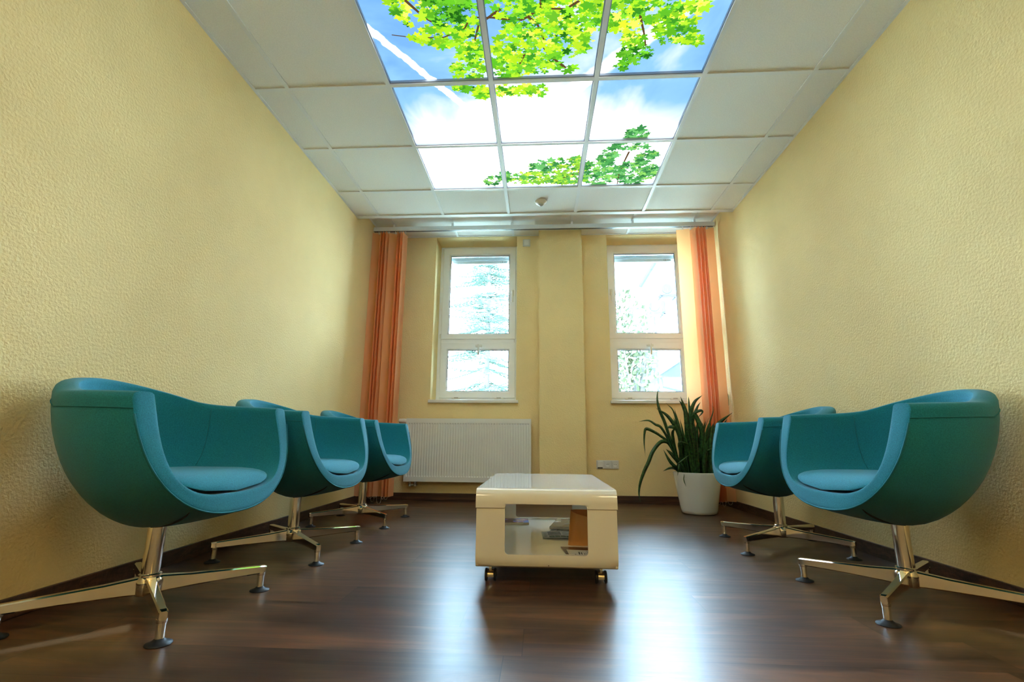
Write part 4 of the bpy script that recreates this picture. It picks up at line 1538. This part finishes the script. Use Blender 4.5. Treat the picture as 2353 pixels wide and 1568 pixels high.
# ------------------------------------------------------------------ potted plant
pt = thing('potted_plant', 'white round planter with dark strap leaved plant in the right corner', 'plant', (1.303, 4.215, 0))
b = MB()
b.lathe([(0.120, 0.004), (0.128, 0.0), (0.138, 0.006), (0.143, 0.03), (0.158, 0.12), (0.171, 0.20), (0.183, 0.28), (0.189, 0.318), (0.1885, 0.325), (0.184, 0.327), (0.180, 0.322), (0.176, 0.29), (0.172, 0.27)], n=64, cap=False)
b.add([(0.1205 * math.cos(2 * PI * k / 32), 0.1205 * math.sin(2 * PI * k / 32), 0.004) for k in range(32)], [tuple(range(32))])
b.build('pot', M['pot'], pt, angle=60)
b = MB()
b.lathe([(0.172, 0.285), (0.12, 0.292), (0.05, 0.296), (0.004, 0.297)], n=32)
b.build('soil', M['soil'], pt, smooth=True)
LV = [([(1.162, 4.21, 0.349), (1.096, 4.186, 0.585), (1.049, 4.162, 0.732), (1.01, 4.15, 0.831), (0.996, 4.15, 0.924), (1.009, 4.15, 1.025)], 0.026), ([(1.173, 4.21, 0.39), (1.162, 4.15, 0.618), (1.073, 4.12, 0.772), (0.975, 4.12, 0.844)], 0.035), ([(1.14, 4.21, 0.389), (1.087, 4.186, 0.568), (1.021, 4.162, 0.683), (0.97, 4.15, 0.711), (0.914, 4.15, 0.744), (0.835, 4.15, 0.735)], 0.024), ([(1.147, 4.21, 0.373), (1.084, 4.179, 0.552), (1.006, 4.147, 0.617), (0.935, 4.116, 0.656), (0.88, 4.1, 0.672), (0.865, 4.1, 0.631), (0.859, 4.1, 0.551), (0.863, 4.1, 0.455)], 0.026), ([(1.148, 4.21, 0.39), (1.093, 4.186, 0.536), (1.048, 4.161, 0.572), (0.992, 4.137, 0.56), (0.926, 4.112, 0.487), (0.887, 4.1, 0.407), (0.843, 4.1, 0.32), (0.811, 4.1, 0.234), (0.799, 4.1, 0.156), (0.808, 4.1, 0.091)], 0.035), ([(1.152, 4.21, 0.325), (1.068, 4.12, 0.408), (1.017, 4.12, 0.504)], 0.031), ([(1.136, 4.21, 0.317), (1.061, 4.1, 0.362), (0.999, 4.1, 0.336)], 0.022), ([(1.195, 4.21, 0.35), (1.185, 4.2, 0.635), (1.148, 4.2, 0.844)], 0.035), ([(1.18, 4.21, 0.512), (1.151, 4.22, 0.803), (1.085, 4.22, 0.896)], 0.014), ([(1.214, 4.21, 0.39), (1.238, 4.183, 0.635), (1.23, 4.17, 0.817), (1.196, 4.17, 0.947)], 0.048), ([(1.238, 4.21, 0.39), (1.262, 4.217, 0.719), (1.23, 4.22, 0.862), (1.196, 4.22, 0.917)], 0.035), ([(1.255, 4.21, 0.391), (1.284, 4.237, 0.72), (1.287, 4.25, 0.89), (1.287, 4.25, 0.955)], 0.022), ([(1.268, 4.21, 0.351), (1.271, 4.17, 0.759), (1.299, 4.15, 0.891), (1.373, 4.15, 0.958)], 0.037), ([(1.279, 4.21, 0.391), (1.291, 4.203, 0.719), (1.332, 4.2, 0.844), (1.369, 4.2, 0.904)], 0.026), ([(1.325, 4.21, 0.351), (1.354, 4.163, 0.619), (1.308, 4.14, 0.774), (1.286, 4.14, 0.815)], 0.044), ([(1.287, 4.21, 0.391), (1.275, 4.174, 0.734), (1.293, 4.138, 0.803), (1.338, 4.12, 0.827), (1.352, 4.12, 0.81), (1.309, 4.12, 0.765)], 0.024), ([(1.336, 4.21, 0.391), (1.395, 4.205, 0.555), (1.43, 4.2, 0.72), (1.467, 4.2, 0.82), (1.468, 4.2, 0.896)], 0.017), ([(1.336, 4.21, 0.391), (1.375, 4.2, 0.636), (1.426, 4.2, 0.769)], 0.01), ([(1.401, 4.21, 0.392), (1.427, 4.17, 0.596), (1.487, 4.15, 0.718), (1.608, 4.15, 0.813)], 0.044), ([(1.369, 4.21, 0.392), (1.418, 4.2, 0.555), (1.468, 4.2, 0.67)], 0.03), ([(1.178, 4.21, 0.341), (1.115, 4.03, 0.397), (1.094, 4.03, 0.305)], 0.019), ([(1.186, 4.21, 0.342), (1.16, 4.083, 0.309), (1.138, 4.02, 0.275), (1.152, 4.02, 0.226)], 0.014), ([(1.438, 4.21, 0.344), (1.451, 4.1, 0.281), (1.484, 4.1, 0.212)], 0.026), ([(1.125, 4.21, 0.405), (1.108, 4.155, 0.618), (1.107, 4.1, 0.682), (1.071, 4.1, 0.689), (1.05, 4.1, 0.673)], 0.033), ([(1.227, 4.21, 0.342), (1.155, 4.123, 0.489), (1.147, 4.08, 0.569), (1.264, 4.08, 0.522)], 0.023), ([(1.32, 4.21, 0.391), (1.348, 4.1, 0.491), (1.422, 4.1, 0.527)], 0.021), ([(1.137, 4.21, 0.341), (1.121, 4.08, 0.395), (1.221, 4.08, 0.475)], 0.019)]
rg = random.Random(3)
for k in range(62):
    a = rg.uniform(0, 2 * PI)
    rr = rg.uniform(0.02, 0.13)
    bx, by = 1.303 + rr * math.cos(a), 4.215 + rr * math.sin(a)
    h = rg.uniform(0.16, 0.46) * (1.15 - rr)
    lean = rg.uniform(0.2, 1.25) * rr / 0.13
    ex, ey = math.cos(a) * lean * 0.16, math.sin(a) * lean * 0.13
    LV.append(([(bx, by, 0.29), (bx + ex * 0.3, by + ey * 0.3, 0.29 + h * 0.45), (bx + ex, by + ey, 0.29 + h * 0.8), (bx + ex * 1.6, by + ey * 1.6, 0.29 + h)], rg.uniform(0.018, 0.040)))
b = MB()
def catmull(P, n=7):
    P = [Vector(p) for p in P]
    P = [P[0] * 2 - P[1]] + P + [P[-1] * 2 - P[-2]]
    out = []
    for i in range(1, len(P) - 2):
        for k in range(n):
            t_ = k / n
            a, b_, c, d = P[i - 1], P[i], P[i + 1], P[i + 2]
            out.append(0.5 * ((2 * b_) + (c - a) * t_ + (2 * a - 5 * b_ + 4 * c - d) * t_ ** 2 + (3 * b_ - 3 * c + d - a) * t_ ** 3))
    out.append(P[-2])
    return out
for li, (P, w_) in enumerate(LV):
    root = Vector((P[0][0], P[0][1], 0.288))
    if li < 27:
        dx = Vector((P[0][0] - 1.303, P[0][1] - 4.215))
        if dx.length > 0.12:
            dx = dx * (0.12 / dx.length)
        root = Vector((1.303 + dx.x, 4.215 + dx.y, 0.288))
        P = [root] + ([(root.x * 0.5 + P[0][0] * 0.5, P[0][1], P[0][2])] if P[0][2] > 0.33 else [(P[0][0], P[0][1], 0.345)]) + list(P[1:])
    C = catmull(P)
    n = len(C)
    face = Vector((rg.uniform(-0.5, 0.5), -1, rg.uniform(-0.15, 0.3))).normalized()
    vs, fs = [], []
    for i, p in enumerate(C):
        s = i / (n - 1)
        d = (C[min(i + 1, n - 1)] - C[max(i - 1, 0)]).normalized()
        side = d.cross(face)
        if side.length < 1e-3:
            side = Vector((1, 0, 0))
        side.normalize()
        nn = side.cross(d)
        ww = w_ * 0.5 * (0.55 + 0.45 * math.sin(min(1, s * 1.6) * PI / 2)) * (1 - max(0, (s - 0.55) / 0.45) ** 1.8)
        ww = max(ww, 0.0006)
        p = p - Vector((1.303, 4.215, 0))
        vs += [p - side * ww, p + nn * (ww * 0.28), p + side * ww, p + nn * (ww * 0.28 - 0.0016)]
    for i in range(n - 1):
        o = 4 * i
        fs += [(o, o + 1, o + 5, o + 4), (o + 1, o + 2, o + 6, o + 5), (o + 2, o + 3, o + 7, o + 6), (o + 3, o, o + 4, o + 7)]
    b.add(vs, fs)
b.build('foliage', M['leaf'], pt, smooth=True)

# ------------------------------------------------------------------ outdoors
b = MB(); b.box(-40, 40, 5.6, 60, -0.8, -0.5)
struct(b.build('ground', M['concrete']))

def conifer(x, y, h, r0, label, seed, z0=-0.5):
    rg = random.Random(seed)
    t = thing('conifer', label, 'tree', (x, y, z0))
    b = MB(); b.tube([(0, 0, 0), (0.03, 0.02, h * 0.5), (0, 0, h)], [0.07, 0.05, 0.012], 10)
    b.build('trunk', M['trunk'], t, smooth=True)
    b = MB()
    nw = int(h / 0.21)
    for w_ in range(nw):
        z = 0.5 + (h - 0.6) * (w_ + rg.uniform(-0.4, 0.4)) / nw
        R_ = r0 * (1 - z / h) ** 0.85 + 0.10
        nb = 6
        for k in range(nb):
            a = 2 * PI * (k + rg.random() * 0.7) / nb + w_ * 0.7
            ln = R_ * rg.uniform(0.6, 1.15)
            z = z + rg.uniform(-0.10, 0.10)
            droop = rg.uniform(0.05, 0.6)
            pts = []
            for s in range(7):
                q = s / 6
                pts.append(Vector((math.cos(a) * ln * q, math.sin(a) * ln * q, z - droop * ln * q + 0.25 * ln * q * q)))
            b.tube(pts, [0.012 * (1 - 0.8 * s / 6) for s in range(7)], 4)
            side = Vector((-math.sin(a), math.cos(a), 0))
            for s in range(1, 13):
                q = s / 12
                p = pts[0].lerp(pts[-1], q)
                p.z = z - droop * ln * q + 0.25 * ln * q * q
                tl = ln * 0.36 * (1 - q * 0.75) * rg.uniform(0.7, 1.1)
                for sg in (-1, 1):
                    d = (side * sg + Vector((math.cos(a), math.sin(a), -0.25)) * 0.8).normalized()
                    e = p + d * tl
                    u = Vector((0, 0, 1)) * 0.016
                    sd = d.cross(Vector((0, 0, 1))) * 0.014
                    b.add([p - sd, p + u, p + sd, e], [(0, 1, 3), (1, 2, 3), (0, 3, 2)])
                    for m_ in range(2):
                        q2 = 0.3 + 0.35 * m_
                        pp = p.lerp(e, q2)
                        for s2 in (-1, 1):
                            dd = (d + d.cross(Vector((0, 0, 1))) * s2 * 0.9).normalized()
                            ee = pp + dd * tl * 0.38
                            b.add([pp - u * 0.6, pp + u * 0.6, ee], [(0, 1, 2)])
    b.build('needles', M['needles'], t)
    return t
conifer(-1.18, 10.6, 9.5, 1.75, 'feathery spruce tree outside the left window', 5)

def bush(x, y, z, rx, rz, n, seed, label):
    rg = random.Random(seed)
    t = thing('leafy_tree', label, 'tree', (x, y, -0.5))
    b = MB(); b.tube([(0, 0, 0), (0.05, 0, z - rz * 0.3)], [0.09, 0.05], 8)
    for k in range(9):
        a = rg.uniform(0, 2 * PI)
        b.tube([(0.03, 0, z * 0.45), (rx * 0.7 * math.cos(a), rx * 0.7 * math.sin(a), z + rg.uniform(-0.3, 0.6) * rz)], [0.04, 0.01], 5)
    b.build('trunk', M['trunk'], t)
    b = MB()
    for k in range(n):
        v = Vector((rg.gauss(0, 1), rg.gauss(0, 1), rg.gauss(0, 1))).normalized() * (rg.random() ** 0.4)
        c = Vector((v.x * rx, v.y * rx, z + v.z * rz))
        s = rg.uniform(0.05, 0.10)
        d1 = Vector((rg.gauss(0, 1), rg.gauss(0, 1), rg.gauss(0, 1))).normalized() * s
        d2 = d1.orthogonal().normalized() * s * 0.6
        b.add([c - d1, c + d2, c + d1, c - d2], [(0, 1, 2, 3)])
    b.build('leaf_crown', M['leaves_pale'], t)
bush(2.05, 10.6, 2.9, 0.62, 1.7, 1100, 11, 'pale leafy tree outside the right window')

# white building with air conditioners
t = thing('white_building', 'bright white house wall with sloping roof edge outside the right window', 'building', (0, 0, -0.5))
b = MB()
bx0, by0 = 4.45, 20.0
pr = [(bx0, 0), (12.0, 0), (12.0, 16.0), (8.6, 14.6), (bx0, 7.75)]
n = len(pr)
b.add([(x, by0, z) for x, z in pr] + [(x + 1.2, by0 + 8, z) for x, z in pr], [tuple(range(n)), tuple(range(n, 2 * n))] + [(k, (k + 1) % n, n + (k + 1) % n, n + k) for k in range(n)])
b.build('house_wall', M['render_white'], t)
b = MB()
b.tube([(bx0 - 0.15, by0 - 0.15, 7.55), (8.6, by0 - 0.15, 14.5)], 0.10, 6)
b.build('roof_edge', M['roof_grey'], t)
for (x, z) in ((4.80, 6.10), (5.35, 6.85)):
    a = thing('air_conditioner', 'outdoor air conditioner on a bracket, %s of two on the white house' % ('lower left' if x < 5 else 'upper right'), 'air conditioner', (x, by0 - 0.72, z - 0.5 + 0.1), group='air conditioners on the white house')
    b = MB(); b.cbox(-0.38, 0.38, 0.05, 0.42, 0.06, 0.60, 0.03)
    b.build('casing', M['ac_casing'], a)
    b = MB(); b.lathe([(0.20, 0.03), (0.22, 0.052)], (-0.08, 0, 0.33), 24, axis='y')
    b.box(0.24, 0.36, 0.035, 0.055, 0.1, 0.55)
    b.build('fan_grille', M['grey_blue'], a)
    b = MB(); b.box(-0.34, -0.28, 0.0, 0.7, 0.0, 0.06); b.box(0.28, 0.34, 0.0, 0.7, 0.0, 0.06); b.box(-0.45, 0.45, 0.0, 0.06, -0.02, 0.03)
    b.build('bracket', M['grey_blue'], a)

# balcony block
t = thing('balcony_block', 'white block with two grey blue balcony bands seen low through right window', 'building', (0, 0, -0.5))
b = MB(); b.box(3.30, 4.32, 17.5, 19.5, 0.0, 4.7)
b.build('block_wall', M['render_white'], t)
b = MB(); b.box(3.34, 4.26, 17.35, 17.5, 4.05, 4.30); b.box(3.34, 4.28, 17.35, 17.5, 3.43, 3.70)
b.build('balcony_band', M['grey_blue'], t)
# lamp post
t = thing('downpipe_post', 'pale blue grey vertical pole outside the lower right window', 'pole', (2.93, 12.0, -0.5))
b = MB(); b.tube([(0, 0, 0), (0, 0, 4.2)], 0.035, 12); b.tube([(0, 0, 0), (0, 0, 0.05)], 0.09, 12)
b.build('pole_shaft', M['grey_blue'], t)
# garage with gable
t = thing('garage', 'small white outbuilding with grey gable roof low outside the right window', 'building', (0, 0, -0.5))
b = MB()
gy = 12.6
b.box(3.25, 6.6, gy, gy + 4, 0.0, 2.75)
b.build('garage_wall', M['render_white'], t)
b = MB()
g0 = [(3.02, 2.72), (4.9, 3.95), (6.8, 2.72)]
b.add([(x, gy - 0.25, z) for x, z in g0] + [(x, gy + 4.2, z) for x, z in g0], [(0, 1, 2), (3, 5, 4), (0, 3, 4, 1), (1, 4, 5, 2), (0, 2, 5, 3)])
b.build('gable_roof', M['roof_grey'], t)
b = MB(); b.tube([(2.98, gy - 0.3, 2.76), (4.9, gy - 0.3, 4.02)], 0.035, 6)
b.build('roof_trim', M['render_white'], t)
b = MB(); b.tube([(3.12, gy - 0.2, 2.68), (3.14, gy - 0.2, 2.45), (4.6, gy - 0.1, 2.10)], 0.035, 8)
b.build('gutter_pipe', M['grey_blue'], t)
b = MB(); b.box(3.42, 3.82, gy - 0.03, gy + 0.05, 0.0, 2.02)
b.build('garage_door', M['grey_blue'], t)
